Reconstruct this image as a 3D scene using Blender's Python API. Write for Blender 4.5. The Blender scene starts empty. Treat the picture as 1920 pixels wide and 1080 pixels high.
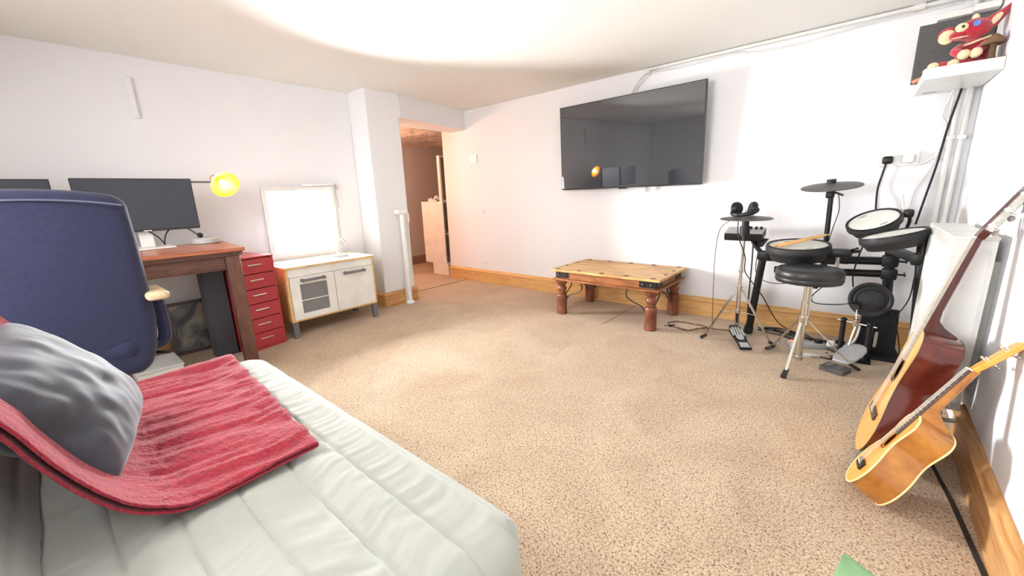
import bpy, bmesh, math, random
from mathutils import Vector, Matrix, noise
from math import sin, cos, pi, radians, sqrt
random.seed(7)
S = bpy.context.scene
C = S.collection

# ------------------------------------------------------------------ camera, world, light, exposure
F_PX, YAW, PITCH, ROLL, CAM_Z = 752.463, 0.711286, 0.227645, -0.036610, 1.06
def camera_axes():
    cy, sy, cp, sp = cos(YAW), sin(YAW), cos(PITCH), sin(PITCH)
    fwd = Vector((-sy*cp, cy*cp, -sp)); right = Vector((cy, sy, 0)); up = right.cross(fwd)
    cr, sr = cos(ROLL), sin(ROLL)
    return right*cr+up*sr, up*cr-right*sr, fwd
r_, u_, f_ = camera_axes()
cam = bpy.data.cameras.new('camera'); camo = bpy.data.objects.new('camera', cam); C.objects.link(camo)
camo.matrix_world = Matrix(((r_.x, u_.x, -f_.x, 0), (r_.y, u_.y, -f_.y, 0), (r_.z, u_.z, -f_.z, CAM_Z), (0, 0, 0, 1)))
cam.sensor_width = 36; cam.lens = F_PX/1920*36; cam.clip_start = 0.02
S.camera = camo
S.view_settings.view_transform = 'Standard'; S.view_settings.look = 'None'
S.view_settings.gamma = 1; S.view_settings.use_curve_mapping = False
S.view_settings.exposure = 0.36
W = bpy.data.worlds.new('world'); S.world = W; W.use_nodes = True
W.node_tree.nodes['Background'].inputs[0].default_value = (0.9, 0.95, 1, 1)
wn, wl_ = W.node_tree.nodes, W.node_tree.links
wt_ = wn.new('ShaderNodeTexCoord'); ws_ = wn.new('ShaderNodeSeparateXYZ'); wr_ = wn.new('ShaderNodeValToRGB')   # overcast sky above the horizon, paving below
wl_.new(wt_.outputs['Generated'], ws_.inputs[0]); wl_.new(ws_.outputs['Z'], wr_.inputs[0]); wl_.new(wr_.outputs[0], wn['Background'].inputs[0])
wr_.color_ramp.elements[0].position = 0; wr_.color_ramp.elements[0].color = (.20, .19, .18, 1)
wr_.color_ramp.elements[1].position = .02; wr_.color_ramp.elements[1].color = (.92, .96, 1, 1)
wn['Background'].inputs[1].default_value = 7.0
def area(name, loc, direction, sx, sy, power, col):
    l = bpy.data.lights.new(name, 'AREA'); l.shape = 'RECTANGLE'; l.size = sx; l.size_y = sy
    l.energy = power; l.color = col
    o = bpy.data.objects.new(name, l); C.objects.link(o); o.location = loc
    o.rotation_euler = Vector(direction).to_track_quat('-Z', 'Y').to_euler()
    return o
def point(name, loc, power, col, r):
    l = bpy.data.lights.new(name, 'POINT'); l.energy = power; l.color = col; l.shadow_soft_size = r
    o = bpy.data.objects.new(name, l); C.objects.link(o); o.location = loc
    return o
area('window_daylight', (-4.06, 1.575, .93), (1, 0, -.30), .70, .62, 255, (.96, .98, 1))
area('added_fill_light', (-1.3, -.75, 1.955), (0, 0, -1), .55, .55, 26, (1, .985, .95))  # unseen fill light added on the ceiling behind the camera
area('rear_fill_light', (-1.5, -2.05, 1.35), (0, 1, -.02), 1.5, .95, 104, (.97, .98, 1))  # fill light behind the camera, shining in by an added window
point('corridor_lamp_light', (-4.62, 2.55, 1.55), 31, (1, .56, .36), .07)

# ------------------------------------------------------------------ materials
def nt(name):
    m = bpy.data.materials.new(name); m.use_nodes = True
    n = m.node_tree.nodes; return m, n, m.node_tree.links, n['Principled BSDF']
def c4(c): return (c[0], c[1], c[2], 1)
def srgb(r, g, b):
    f = lambda v: (v/255/12.92) if v/255 <= .04045 else ((v/255+.055)/1.055)**2.4
    return (f(r), f(g), f(b))
def mat(name, col, rough=.5, metal=0, bump=None, var=None, coat=0, spec=.5, sheen=0, stretch=(1, 1, 1)):
    m, n, L, b = nt(name)
    b.inputs['Base Color'].default_value = c4(col); b.inputs['Roughness'].default_value = rough
    b.inputs['Metallic'].default_value = metal; b.inputs['Coat Weight'].default_value = coat
    b.inputs['Specular IOR Level'].default_value = spec; b.inputs['Sheen Weight'].default_value = sheen
    tc = n.new('ShaderNodeTexCoord'); mp = n.new('ShaderNodeMapping'); mp.inputs['Scale'].default_value = stretch
    L.new(tc.outputs['Object'], mp.inputs[0])
    if var is None: var = (9, .06)
    t = n.new('ShaderNodeTexNoise'); t.inputs['Scale'].default_value = var[0]; t.inputs['Detail'].default_value = 5
    L.new(mp.outputs[0], t.inputs['Vector'])
    cr = n.new('ShaderNodeValToRGB')
    cr.color_ramp.elements[0].position = .3; cr.color_ramp.elements[1].position = .7
    cr.color_ramp.elements[0].color = c4([max(0, v*(1-var[1])) for v in col])
    cr.color_ramp.elements[1].color = c4([min(1, v*(1+var[1])) for v in col])
    L.new(t.outputs['Fac'], cr.inputs[0]); L.new(cr.outputs[0], b.inputs['Base Color'])
    if bump:
        t2 = n.new('ShaderNodeTexNoise'); t2.inputs['Scale'].default_value = bump[0]; t2.inputs['Detail'].default_value = 4
        bp = n.new('ShaderNodeBump'); bp.inputs['Strength'].default_value = bump[1]; bp.inputs['Distance'].default_value = bump[2] if len(bump) > 2 else .002
        L.new(mp.outputs[0], t2.inputs['Vector']); L.new(t2.outputs['Fac'], bp.inputs['Height']); L.new(bp.outputs[0], b.inputs['Normal'])
    return m
def wood(name, c1, c2, scale=6, stretch=(1, 8, 8), rough=.5, dist=3.0, knots=False, c3=None):
    m, n, L, b = nt(name)
    tc = n.new('ShaderNodeTexCoord'); mp = n.new('ShaderNodeMapping'); mp.inputs['Scale'].default_value = stretch
    L.new(tc.outputs['Object'], mp.inputs[0])
    t = n.new('ShaderNodeTexNoise'); t.inputs['Scale'].default_value = scale; t.inputs['Detail'].default_value = 8
    t.inputs['Distortion'].default_value = dist*.3; t.inputs['Roughness'].default_value = .6
    L.new(mp.outputs[0], t.inputs['Vector'])
    cr = n.new('ShaderNodeValToRGB'); e = cr.color_ramp.elements
    e[0].position = .32; e[0].color = c4(c2); e[1].position = .68; e[1].color = c4(c1)
    if c3:
        k = e.new(.5); k.color = c4(c3)
    L.new(t.outputs['Fac'], cr.inputs[0])
    out = cr.outputs[0]
    if knots:
        v = n.new('ShaderNodeTexVoronoi'); v.inputs['Scale'].default_value = 3.2
        mp2 = n.new('ShaderNodeMapping'); mp2.inputs['Scale'].default_value = (.7, .7, 1.6); L.new(tc.outputs['Object'], mp2.inputs[0]); L.new(mp2.outputs[0], v.inputs['Vector'])
        r2 = n.new('ShaderNodeValToRGB'); r2.color_ramp.elements[0].position = .035; r2.color_ramp.elements[1].position = .085
        r2.color_ramp.elements[0].color = (0, 0, 0, 1); r2.color_ramp.elements[1].color = (1, 1, 1, 1)
        L.new(v.outputs['Distance'], r2.inputs[0])
        mx = n.new('ShaderNodeMix'); mx.data_type = 'RGBA'; mx.inputs[6].default_value = c4([v_*.3 for v_ in c2])
        L.new(r2.outputs[0], mx.inputs[0]); L.new(out, mx.inputs[7]); out = mx.outputs[2]
    L.new(out, b.inputs['Base Color']); b.inputs['Roughness'].default_value = rough
    bp = n.new('ShaderNodeBump'); bp.inputs['Strength'].default_value = .25; bp.inputs['Distance'].default_value = .002
    L.new(t.outputs['Fac'], bp.inputs['Height']); L.new(bp.outputs[0], b.inputs['Normal'])
    return m
def emis(name, col, k):
    m, n, L, b = nt(name); b.inputs['Emission Color'].default_value = c4(col); b.inputs['Emission Strength'].default_value = k
    b.inputs['Base Color'].default_value = c4(col); return m
def thin_glass(name):
    m, n, L, b = nt(name); n.remove(b)
    tr = n.new('ShaderNodeBsdfTransparent'); gl = n.new('ShaderNodeBsdfGlossy'); gl.inputs['Roughness'].default_value = .02
    fr = n.new('ShaderNodeFresnel'); mx = n.new('ShaderNodeMixShader')
    L.new(fr.outputs[0], mx.inputs[0]); L.new(tr.outputs[0], mx.inputs[1]); L.new(gl.outputs[0], mx.inputs[2])
    L.new(mx.outputs[0], n['Material Output'].inputs[0]); return m
def carpet_mat():
    m, n, L, b = nt('carpet')
    tc = n.new('ShaderNodeTexCoord')
    a = n.new('ShaderNodeTexNoise'); a.inputs['Scale'].default_value = 150; a.inputs['Detail'].default_value = 3; a.inputs['Roughness'].default_value = .7; a.inputs['Distortion'].default_value = .6
    g = n.new('ShaderNodeTexNoise'); g.inputs['Scale'].default_value = 2.2; g.inputs['Detail'].default_value = 6; g.inputs['Distortion'].default_value = 1.0
    L.new(tc.outputs['Object'], a.inputs['Vector']); L.new(tc.outputs['Object'], g.inputs['Vector'])
    r1 = n.new('ShaderNodeValToRGB'); e = r1.color_ramp.elements
    e[0].position = .36; e[0].color = c4(srgb(122, 96, 76)); e[1].position = .60; e[1].color = c4(srgb(222, 202, 174))
    k = e.new(.47); k.color = c4(srgb(196, 171, 143))
    L.new(a.outputs['Fac'], r1.inputs[0])
    r2 = n.new('ShaderNodeValToRGB'); e = r2.color_ramp.elements
    e[0].position = .35; e[0].color = (.84, .80, .78, 1); e[1].position = .65; e[1].color = (1, 1, 1, 1)
    L.new(g.outputs['Fac'], r2.inputs[0])
    mx = n.new('ShaderNodeMix'); mx.data_type = 'RGBA'; mx.blend_type = 'MULTIPLY'; mx.inputs[0].default_value = 1
    L.new(r1.outputs[0], mx.inputs[6]); L.new(r2.outputs[0], mx.inputs[7]); L.new(mx.outputs[2], b.inputs['Base Color'])
    b.inputs['Roughness'].default_value = 1; b.inputs['Specular IOR Level'].default_value = .1; b.inputs['Sheen Weight'].default_value = .15
    bp = n.new('ShaderNodeBump'); bp.inputs['Strength'].default_value = .8; bp.inputs['Distance'].default_value = .006
    L.new(a.outputs['Fac'], bp.inputs['Height']); L.new(bp.outputs[0], b.inputs['Normal'])
    return m

M = dict(
 wall=mat('wall_paint', (.80, .80, .815), .75, bump=(14, .12, .006), var=(1.2, .015)),
 ceil=mat('ceiling_paint', (.83, .835, .80), .85, bump=(8, .1, .006), var=(1.0, .015)),
 plaster=mat('rough_plaster', (.62, .52, .44), .9, bump=(9, 1.0, .05), var=(6, .22)),
 corridor=mat('lamp_tinted_paint', (.60, .54, .52), .8, bump=(14, .15, .006), var=(2, .03)),  # white paint tinted to carry the corridor lamp's warm light
 carpet=carpet_mat(),
 pine=wood('pine_skirting', srgb(228, 186, 126), srgb(200, 146, 84), 4, (1.2, 9, 12), .45, 4, True),
 pine_y=wood('pine_skirting_side', srgb(214, 168, 112), srgb(170, 116, 66), 4, (9, 1.2, 12), .4, 4, True),
 brownskirt=mat('dark_skirting', (.30, .17, .13), .6),
 dark=mat('dark_gap', (.03, .024, .02), .9),
 upvc=mat('white_plastic', (.82, .82, .80), .35),
 white=mat('white_gloss', (.72, .72, .69), .3),
 whitewarm=mat('white_laminate', (.80, .79, .75), .35),
 glass=thin_glass('window_glass'),
 greyplastic=mat('grey_plastic', (.16, .16, .17), .4),
 lightgrey=mat('light_grey_plastic', (.42, .42, .42), .45),
 red=mat('red_metal', srgb(176, 56, 64), .38, var=(3, .05)),
 silver=mat('silver_metal', (.80, .80, .80), .25, 1),
 chrome=mat('chrome', (.66, .64, .60), .2, 1),
 black=mat('black_plastic', (.008, .008, .009), .42, var=(30, .2), spec=.35),
 blackmetal=mat('black_tube', (.006, .006, .007), .36, spec=.4),
 rubber=mat('black_rubber', (.017, .017, .018), .6, bump=(250, .15, .001)),
 cymbal=mat('cymbal_rubber', (.085, .085, .083), .55, bump=(160, .3, .001), var=(25, .22)),
 markink=mat('mark_ink', (.18, .18, .18), .6),
 mesh=mat('drum_mesh', (.66, .655, .61), .6, bump=(600, .1, .001)),
 seatvinyl=mat('black_vinyl', (.018, .019, .020), .4, bump=(160, .2, .001)),
 navy=mat('navy_fabric', srgb(28, 33, 66), .8, bump=(420, .45, .001), var=(60, .18), sheen=.15),
 navyedge=mat('navy_piping', srgb(92, 98, 120), .5),
 screen=mat('screen_glass', (.034, .037, .044), .03, spec=1.0, coat=.8),
 monitor=mat('monitor_screen', (.030, .034, .048), .32, var=(100, .1)),
 bezel=mat('black_bezel', (.01, .01, .011), .3),
 birch=wood('birch_ply', srgb(236, 198, 134), srgb(216, 172, 106), 5, (8, 1.5, 8), .65),
 birch_v=wood('birch_post', srgb(238, 200, 138), srgb(216, 172, 108), 5, (8, 8, 1.5), .45),
 desktop=wood('varnished_top', srgb(196, 118, 78), srgb(156, 82, 52), 3.5, (9, 1, 9), .28),
 deskwood=wood('dark_oak', srgb(116, 74, 58), srgb(80, 48, 38), 5, (8, 2, 8), .42),
 deskwood_v=wood('dark_oak_leg', srgb(118, 78, 62), srgb(84, 52, 42), 5, (8, 8, 1.5), .42),
 tabletop=wood('table_planks', srgb(226, 186, 122), srgb(150, 100, 56), 3.2, (1.1, 7, 7), .42, 4, False, srgb(204, 160, 100)),
 tableside=wood('table_side', srgb(176, 112, 62), srgb(116, 62, 32), 5, (1.2, 8, 8), .45),
 tableleg=wood('table_leg', srgb(148, 88, 58), srgb(96, 50, 34), 7, (3, 3, 2), .4),
 iron=mat('dark_iron', (.035, .030, .028), .45, .7, bump=(60, .3, .001)),
 stud=mat('iron_stud', (.22, .21, .20), .4, .8),
 sofa=mat('grey_sofa_fabric', srgb(172, 175, 168), .9, bump=(700, .25, .0006), var=(5, .03), sheen=.2),
 throw=mat('crimson_fleece', srgb(156, 32, 52), .95, bump=(150, 1.0, .006), var=(90, .25), sheen=.2),
 velvet=mat('grey_velvet', srgb(58, 61, 72), .75, bump=(300, .3, .001), var=(9, .45), sheen=.3),
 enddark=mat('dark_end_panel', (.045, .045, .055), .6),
 armpad=mat('worn_arm_pad', srgb(190, 168, 136), .5, var=(20, .25)),
 frame=mat('dark_frame', (.07, .045, .04), .4),
 brass=mat('brass', srgb(200, 130, 60), .3, .9),
 shade=mat('amber_shade', srgb(255, 186, 30), .4, var=(20, .05)),
 bulb=emis('bulb', (1, .82, .45), 55),
 spruce=wood('spruce_top', srgb(236, 182, 98), srgb(214, 150, 70), 6, (14, 1, 1), .22, 1.0),
 mahog=wood('mahogany', srgb(112, 46, 34), srgb(78, 28, 22), 4, (3, 1, 3), .12, 1.0),
 mahogneck=wood('mahogany_neck', srgb(92, 42, 38), srgb(64, 26, 24), 5, (4, 1, 4), .22, 1.0),
 rosewood=wood('rosewood', srgb(96, 72, 58), srgb(60, 42, 34), 8, (6, 1, 6), .4, 1.0),
 greyboard=mat('worn_fretboard', srgb(168, 158, 146), .4, var=(30, .12)),
 koa=wood('koa_side', srgb(206, 142, 66), srgb(160, 98, 40), 4, (3, 3, 3), .2, 1.2),
 koatop=wood('koa_top', srgb(238, 178, 84), srgb(216, 146, 58), 5, (12, 1, 1), .2, 1.0),
 cream=mat('cream_binding', srgb(246, 222, 160), .4),
 bone=mat('bone_nut', srgb(240, 232, 210), .4),
 pearl=mat('pearl_button', srgb(214, 204, 200), .25, coat=.4),
 string=mat('string', (.75, .72, .66), .3, .7),
 plate=mat('aged_plate', (.48, .46, .42), .45, .6, var=(60, .2)),
 rad=mat('radiator_enamel', (.68, .675, .64), .35),
 plushred=mat('red_plush', srgb(190, 26, 48), .95, bump=(220, 1, .006), var=(40, .3), sheen=.5),
 plushcream=mat('cream_plush', srgb(240, 216, 176), .95, bump=(220, .6, .004), sheen=.3),
 blueeye=mat('blue_button', srgb(84, 124, 196), .3),
 brownwood=mat('carved_brown', srgb(112, 84, 58), .8, bump=(50, .5, .003), var=(20, .3)),
 terracotta=mat('pink_wood', srgb(220, 140, 110), .6),
 boarddark=mat('dark_panel', (.085, .082, .080), .5, var=(150, .25)),
 stick=wood('hickory', srgb(226, 180, 120), srgb(200, 150, 90), 6, (1, 8, 8), .4),
 copperwire=mat('copper_cable', srgb(112, 76, 62), .5),
 orange=emis('red_neon', (1, .16, .08), 1.2),
 leaf=mat('leaf_green', srgb(122, 160, 114), .45, var=(8, .15), stretch=(1, 1, 1)),
 pot=mat('terracotta_pot', srgb(176, 104, 76), .8),
 soil=mat('soil', (.05, .035, .025), 1),
)
# picture canvas: blurred still-life patches
def picture_mat():
    m, n, L, b = nt('picture_print')
    tc = n.new('ShaderNodeTexCoord'); t = n.new('ShaderNodeTexNoise'); t.inputs['Scale'].default_value = 5.5; t.inputs['Detail'].default_value = 3; t.inputs['Distortion'].default_value = 1.2
    L.new(tc.outputs['Object'], t.inputs['Vector']); cr = n.new('ShaderNodeValToRGB'); e = cr.color_ramp.elements
    e[0].position = .36; e[0].color = c4(srgb(58, 56, 62)); e[1].position = .72; e[1].color = c4(srgb(206, 160, 120))
    for p, c in ((.46, srgb(84, 78, 78)), (.54, srgb(126, 128, 120)), (.62, srgb(180, 150, 118))):
        k = e.new(p); k.color = c4(c)
    L.new(t.outputs['Fac'], cr.inputs[0]); L.new(cr.outputs[0], b.inputs['Base Color']); b.inputs['Roughness'].default_value = .4
    return m
M['picture'] = picture_mat()

# ------------------------------------------------------------------ mesh helpers
def frame_of(axis):
    z = Vector(axis).normalized()
    x = Vector((1, 0, 0)) if abs(z.x) < .9 else Vector((0, 1, 0))
    x = (x - z*x.dot(z)).normalized(); y = z.cross(x)
    return x, y, z
class MB:
    def __init__(s): s.bm = bmesh.new()
    def bx(s, x0, x1, y0, y1, z0, z1, mt=None):
        vs = [s.bm.verts.new((x, y, z)) for x in (x0, x1) for y in (y0, y1) for z in (z0, z1)]
        for f in ((0, 1, 3, 2), (4, 6, 7, 5), (0, 4, 5, 1), (2, 3, 7, 6), (0, 2, 6, 4), (1, 5, 7, 3)):
            s.bm.faces.new([vs[i] for i in f])
        if mt:
            for v in vs: v.co = mt @ v.co
        return s
    def bar(s, p0, p1, w, h, up=(0, 0, 1), w2=None, h2=None):
        p0 = Vector(p0); p1 = Vector(p1); d = (p1-p0).normalized(); upv = Vector(up)
        if abs(d.dot(upv)) > .98: upv = Vector((1, 0, 0))
        sd = d.cross(upv).normalized(); u = sd.cross(d); w2 = w if w2 is None else w2; h2 = h if h2 is None else h2
        vs = []
        for p, ww, hh in ((p0, w, h), (p1, w2, h2)):
            for a, b in ((-1, -1), (1, -1), (1, 1), (-1, 1)):
                vs.append(s.bm.verts.new(p+sd*a*ww/2+u*b*hh/2))
        for f in ((3, 2, 1, 0), (4, 5, 6, 7), (0, 1, 5, 4), (1, 2, 6, 5), (2, 3, 7, 6), (3, 0, 4, 7)):
            s.bm.faces.new([vs[i] for i in f])
        return s
    def cyl(s, p0, p1, r, r2=None, n=16):
        p0 = Vector(p0); p1 = Vector(p1); r2 = r if r2 is None else r2
        x, y, z = frame_of(p1-p0)
        a = [s.bm.verts.new(p0+(x*cos(2*pi*i/n)+y*sin(2*pi*i/n))*r) for i in range(n)]
        b = [s.bm.verts.new(p1+(x*cos(2*pi*i/n)+y*sin(2*pi*i/n))*r2) for i in range(n)]
        for i in range(n): s.bm.faces.new((a[i], a[(i+1) % n], b[(i+1) % n], b[i]))
        s.bm.faces.new(a[::-1]); s.bm.faces.new(b); return s
    def lathe(s, prof, o=(0, 0, 0), axis=(0, 0, 1), n=28, sy=1.0):
        o = Vector(o); x, y, z = frame_of(axis); rings = []
        for r, h in prof:
            if r < 1e-5: rings.append([s.bm.verts.new(o+z*h)])
            else: rings.append([s.bm.verts.new(o+z*h+(x*cos(2*pi*i/n)+y*sin(2*pi*i/n)*sy)*r) for i in range(n)])
        for a, b in zip(rings, rings[1:]):
            for i in range(n):
                j = (i+1) % n
                if len(a) == 1 and len(b) == 1: continue
                if len(a) == 1: s.bm.faces.new((a[0], b[j], b[i]))
                elif len(b) == 1: s.bm.faces.new((a[i], a[j], b[0]))
                else: s.bm.faces.new((a[i], a[j], b[j], b[i]))
        if len(rings[0]) > 1: s.bm.faces.new(rings[0][::-1])
        if len(rings[-1]) > 1: s.bm.faces.new(rings[-1])
        return s
    def tube(s, pts, r, n=8, closed=False, rr=None):
        P = [Vector(p) for p in pts]; k = len(P); rings = []; px = None
        for i in range(k):
            if closed: d = P[(i+1) % k]-P[i-1]
            else: d = P[min(i+1, k-1)]-P[max(i-1, 0)]
            d.normalize()
            if px is None: px, _, _ = frame_of(d)
            x = (px-d*px.dot(d)); x = x.normalized() if x.length > 1e-6 else frame_of(d)[0]; y = d.cross(x); px = x
            R = rr[i] if rr else r
            rings.append([s.bm.verts.new(P[i]+(x*cos(2*pi*j/n)+y*sin(2*pi*j/n))*R) for j in range(n)])
        m = k if closed else k-1
        for i in range(m):
            a, b = rings[i], rings[(i+1) % k]
            for j in range(n): s.bm.faces.new((a[j], a[(j+1) % n], b[(j+1) % n], b[j]))
        if not closed: s.bm.faces.new(rings[0][::-1]); s.bm.faces.new(rings[-1])
        return s
    def prism(s, poly, vec, base=(0, 0, 0), ax=None):
        # poly: list of 3-D points (or 2-D with ax=(X,Y) vectors), extruded by vec
        base = Vector(base); vec = Vector(vec)
        P = [base+Vector(ax[0])*p[0]+Vector(ax[1])*p[1] for p in poly] if ax else [Vector(p) for p in poly]
        a = [s.bm.verts.new(p) for p in P]; b = [s.bm.verts.new(p+vec) for p in P]; n = len(P)
        s.bm.faces.new(a[::-1]); s.bm.faces.new(b)
        for i in range(n): s.bm.faces.new((a[i], a[(i+1) % n], b[(i+1) % n], b[i]))
        return s
    def ball(s, c, r, sc=(1, 1, 1), rot=None, n=16):
        mt = Matrix.Translation(Vector(c)) @ (rot.to_4x4() if rot else Matrix.Identity(4)) @ Matrix.Diagonal((sc[0]*r, sc[1]*r, sc[2]*r, 1))
        bmesh.ops.create_uvsphere(s.bm, u_segments=n, v_segments=max(6, n//2+2), radius=1, matrix=mt); return s
    def rbox(s, c, size, r, nseg=(10, 10, 10), rot=None, fn=None):
        # rounded box by projecting a subdivided box; fn(co, normal)->co displacement
        hx, hy, hz = [v/2 for v in size]; N = nseg; idx = {}
        c = Vector(c)
        def vert(p):
            k = (round(p[0], 5), round(p[1], 5), round(p[2], 5))
            if k not in idx:
                q = Vector(p); core = Vector((max(-hx+r, min(hx-r, q.x)), max(-hy+r, min(hy-r, q.y)), max(-hz+r, min(hz-r, q.z))))
                d = q-core; nn = d.normalized() if d.length > 1e-9 else Vector((0, 0, 1))
                co = core+nn*r
                if fn: co = fn(co, nn, (q.x/hx, q.y/hy, q.z/hz))
                if rot: co = rot @ co
                idx[k] = s.bm.verts.new(co+c)
            return idx[k]
        def spread(h, n):
            # denser near edges
            return [-h+2*h*(i/n) for i in range(n+1)]
        X, Y, Z = spread(hx, N[0]), spread(hy, N[1]), spread(hz, N[2])
        def face(A, B, f, flip):
            for i in range(len(A)-1):
                for j in range(len(B)-1):
                    q = [vert(f(A[i], B[j])), vert(f(A[i+1], B[j])), vert(f(A[i+1], B[j+1])), vert(f(A[i], B[j+1]))]
                    if len(set(q)) == 4: s.bm.faces.new(q[::-1] if flip else q)
        face(X, Y, lambda a, b: (a, b, hz), False); face(X, Y, lambda a, b: (a, b, -hz), True)
        face(X, Z, lambda a, b: (a, -hy, b), False); face(X, Z, lambda a, b: (a, hy, b), True)
        face(Y, Z, lambda a, b: (hx, a, b), False); face(Y, Z, lambda a, b: (-hx, a, b), True)
        return s
    def build(s, name, m, parent=None, local=False, bevel=0, smooth=35, seg=2, solid=0, sub=0, kind=None, label=None):
        bmesh.ops.recalc_face_normals(s.bm, faces=s.bm.faces)
        me = bpy.data.meshes.new(name)
        if parent is not None and not local: s.bm.transform(WM[parent.name].inverted())
        s.bm.to_mesh(me); s.bm.free()
        me.materials.append(M[m] if isinstance(m, str) else m)
        if smooth:
            for p in me.polygons: p.use_smooth = True
            me.set_sharp_from_angle(angle=radians(smooth))
        o = bpy.data.objects.new(name, me); C.objects.link(o)
        if parent is not None: o.parent = parent; WM[o.name] = WM[parent.name]
        else: WM[o.name] = Matrix.Identity(4)
        if solid: q = o.modifiers.new('solid', 'SOLIDIFY'); q.thickness = solid; q.offset = 0
        if bevel: q = o.modifiers.new('bevel', 'BEVEL'); q.width = bevel; q.segments = seg; q.limit_method = 'ANGLE'; q.angle_limit = radians(40)
        if sub: q = o.modifiers.new('sub', 'SUBSURF'); q.levels = sub; q.render_levels = sub
        if kind: o['kind'] = kind
        if label: o['label'] = label
        return o
WM = {}
def thing(name, label, cat, loc=(0, 0, 0), group=None, mtx=None):
    o = bpy.data.objects.new(name, None); C.objects.link(o); o.empty_display_size = .05
    o.matrix_world = mtx if mtx is not None else Matrix.Translation(Vector(loc))
    WM[o.name] = mtx.copy() if mtx is not None else Matrix.Translation(Vector(loc))
    o['label'] = label; o['category'] = cat
    if group: o['group'] = group
    return o
def tag(o, label, cat, group=None):
    o['label'] = label; o['category'] = cat
    if group: o['group'] = group
    return o
def spl(pts, k=8, closed=False):
    P = [Vector(p) for p in pts]; out = []; n = len(P)
    for i in range(n if closed else n-1):
        if closed: a, b, c, d = P[i-1], P[i], P[(i+1) % n], P[(i+2) % n]
        else: a, b, c, d = P[max(i-1, 0)], P[i], P[i+1], P[min(i+2, n-1)]
        for j in range(k):
            t = j/k
            out.append(.5*((2*b)+(c-a)*t+(2*a-5*b+4*c-d)*t*t+(3*b-3*c+d-a)*t**3))
    if not closed: out.append(P[-1])
    return out
def lerp(pts, x):
    for (a, b), (c, d) in zip(pts, pts[1:]):
        if x <= c: return b+(d-b)*(x-a)/(c-a)
    return pts[-1][1]
def nz(x, y, z=0): return noise.noise(Vector((x, y, z)))

# ------------------------------------------------------------------ setting
CZ = 2.044
YB = 3.55
def wr(y): return .395+.0125*y      # right wall plane
def struct(mb, name, m, **k): return mb.build(name, m, kind='structure', **k)
struct(MB().bx(-6.2, .75, -2.2, 5.4, -.1, 0), 'floor', 'carpet')
struct(MB().bx(-4.0, .75, -2.2, 3.75, CZ, CZ+.1), 'ceiling', 'ceil')
WY0, WY1, WZ0, WZ1 = 1.262, 1.878, .60, 1.195
wl = MB()
wl.bx(-4.0, -3.81, -2.1, WY0, 0, CZ+.1).bx(-4.0, -3.81, WY1, 2.5, 0, CZ+.1).bx(-4.0, -3.81, WY0, WY1, 0, WZ0).bx(-4.0, -3.81, WY0, WY1, WZ1, CZ+.1)
struct(wl, 'wall_left', 'wall')
struct(MB().bx(-4.14, .75, YB, YB+.15, 0, CZ+.1), 'wall_back', 'wall')
struct(MB().prism([(wr(-2.2), -2.2, 0), (.75, -2.2, 0), (.75, 3.7, 0), (wr(3.7), 3.7, 0)], (0, 0, CZ+.1)), 'wall_right', 'wall')
# rear wall; its unseen window opening is added to let fill light in
rw = MB(); rw.bx(-4.0, -2.3, -2.1, -1.9, 0, CZ+.1).bx(-.7, .75, -2.1, -1.9, 0, CZ+.1).bx(-2.3, -.7, -2.1, -1.9, 0, .85).bx(-2.3, -.7, -2.1, -1.9, 1.85, CZ+.1)
struct(rw, 'wall_rear', 'wall')
struct(MB().bx(-3.81, -3.52, 2.14, 2.5, 0, CZ+.05), 'wall_pier', 'wall', bevel=.012)
struct(MB().prism([(-3.51, 2.495, 1.835), (-3.715, 3.56, 1.835), (-3.95, 3.56, 1.835), (-3.95, 2.495, 1.835)], (0, 0, .26)), 'wall_lintel', 'wall')
# corridor behind the opening
pc = MB(); n1, n2 = 34, 46; grid = []
for i in range(n1+1):
    row = []
    for j in range(n2+1):
        x = -5.62+1.75*i/n1; y = 2.15+3.15*j/n2
        row.append(pc.bm.verts.new((x, y, 1.862+.035*nz(x*2.6, y*2.6, 3)+.014*nz(x*9, y*9, 1)+.006*nz(x*24, y*24, 7))))
    grid.append(row)
for i in range(n1):
    for j in range(n2): pc.bm.faces.new((grid[i][j], grid[i+1][j], grid[i+1][j+1], grid[i][j+1]))
struct(pc, 'ceiling_corridor', 'plaster', solid=.02)
struct(MB().bx(-5.65, -5.5, 2.16, 5.4, 0, 1.98), 'wall_corridor_back', 'corridor')
struct(MB().bx(-7.2, -4.0, 2.10, 2.25, 0, 2.3), 'wall_corridor_left', 'corridor')
struct(MB().bx(-5.6, -4.0, 5.2, 5.35, 0, 1.98), 'wall_corridor_right', 'corridor')
struct(MB().bx(-4.1, -3.99, 3.7, 5.3, 0, 1.98), 'wall_corridor_inner', 'corridor')
struct(MB().bx(-5.5, -5.48, 2.25, 5.2, 0, .135), 'baseboard_corridor', 'brownskirt')
struct(MB().bx(-4.0, -3.9, 2.42, 2.52, 1.835, CZ), 'wall_filler', 'wall')
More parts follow.
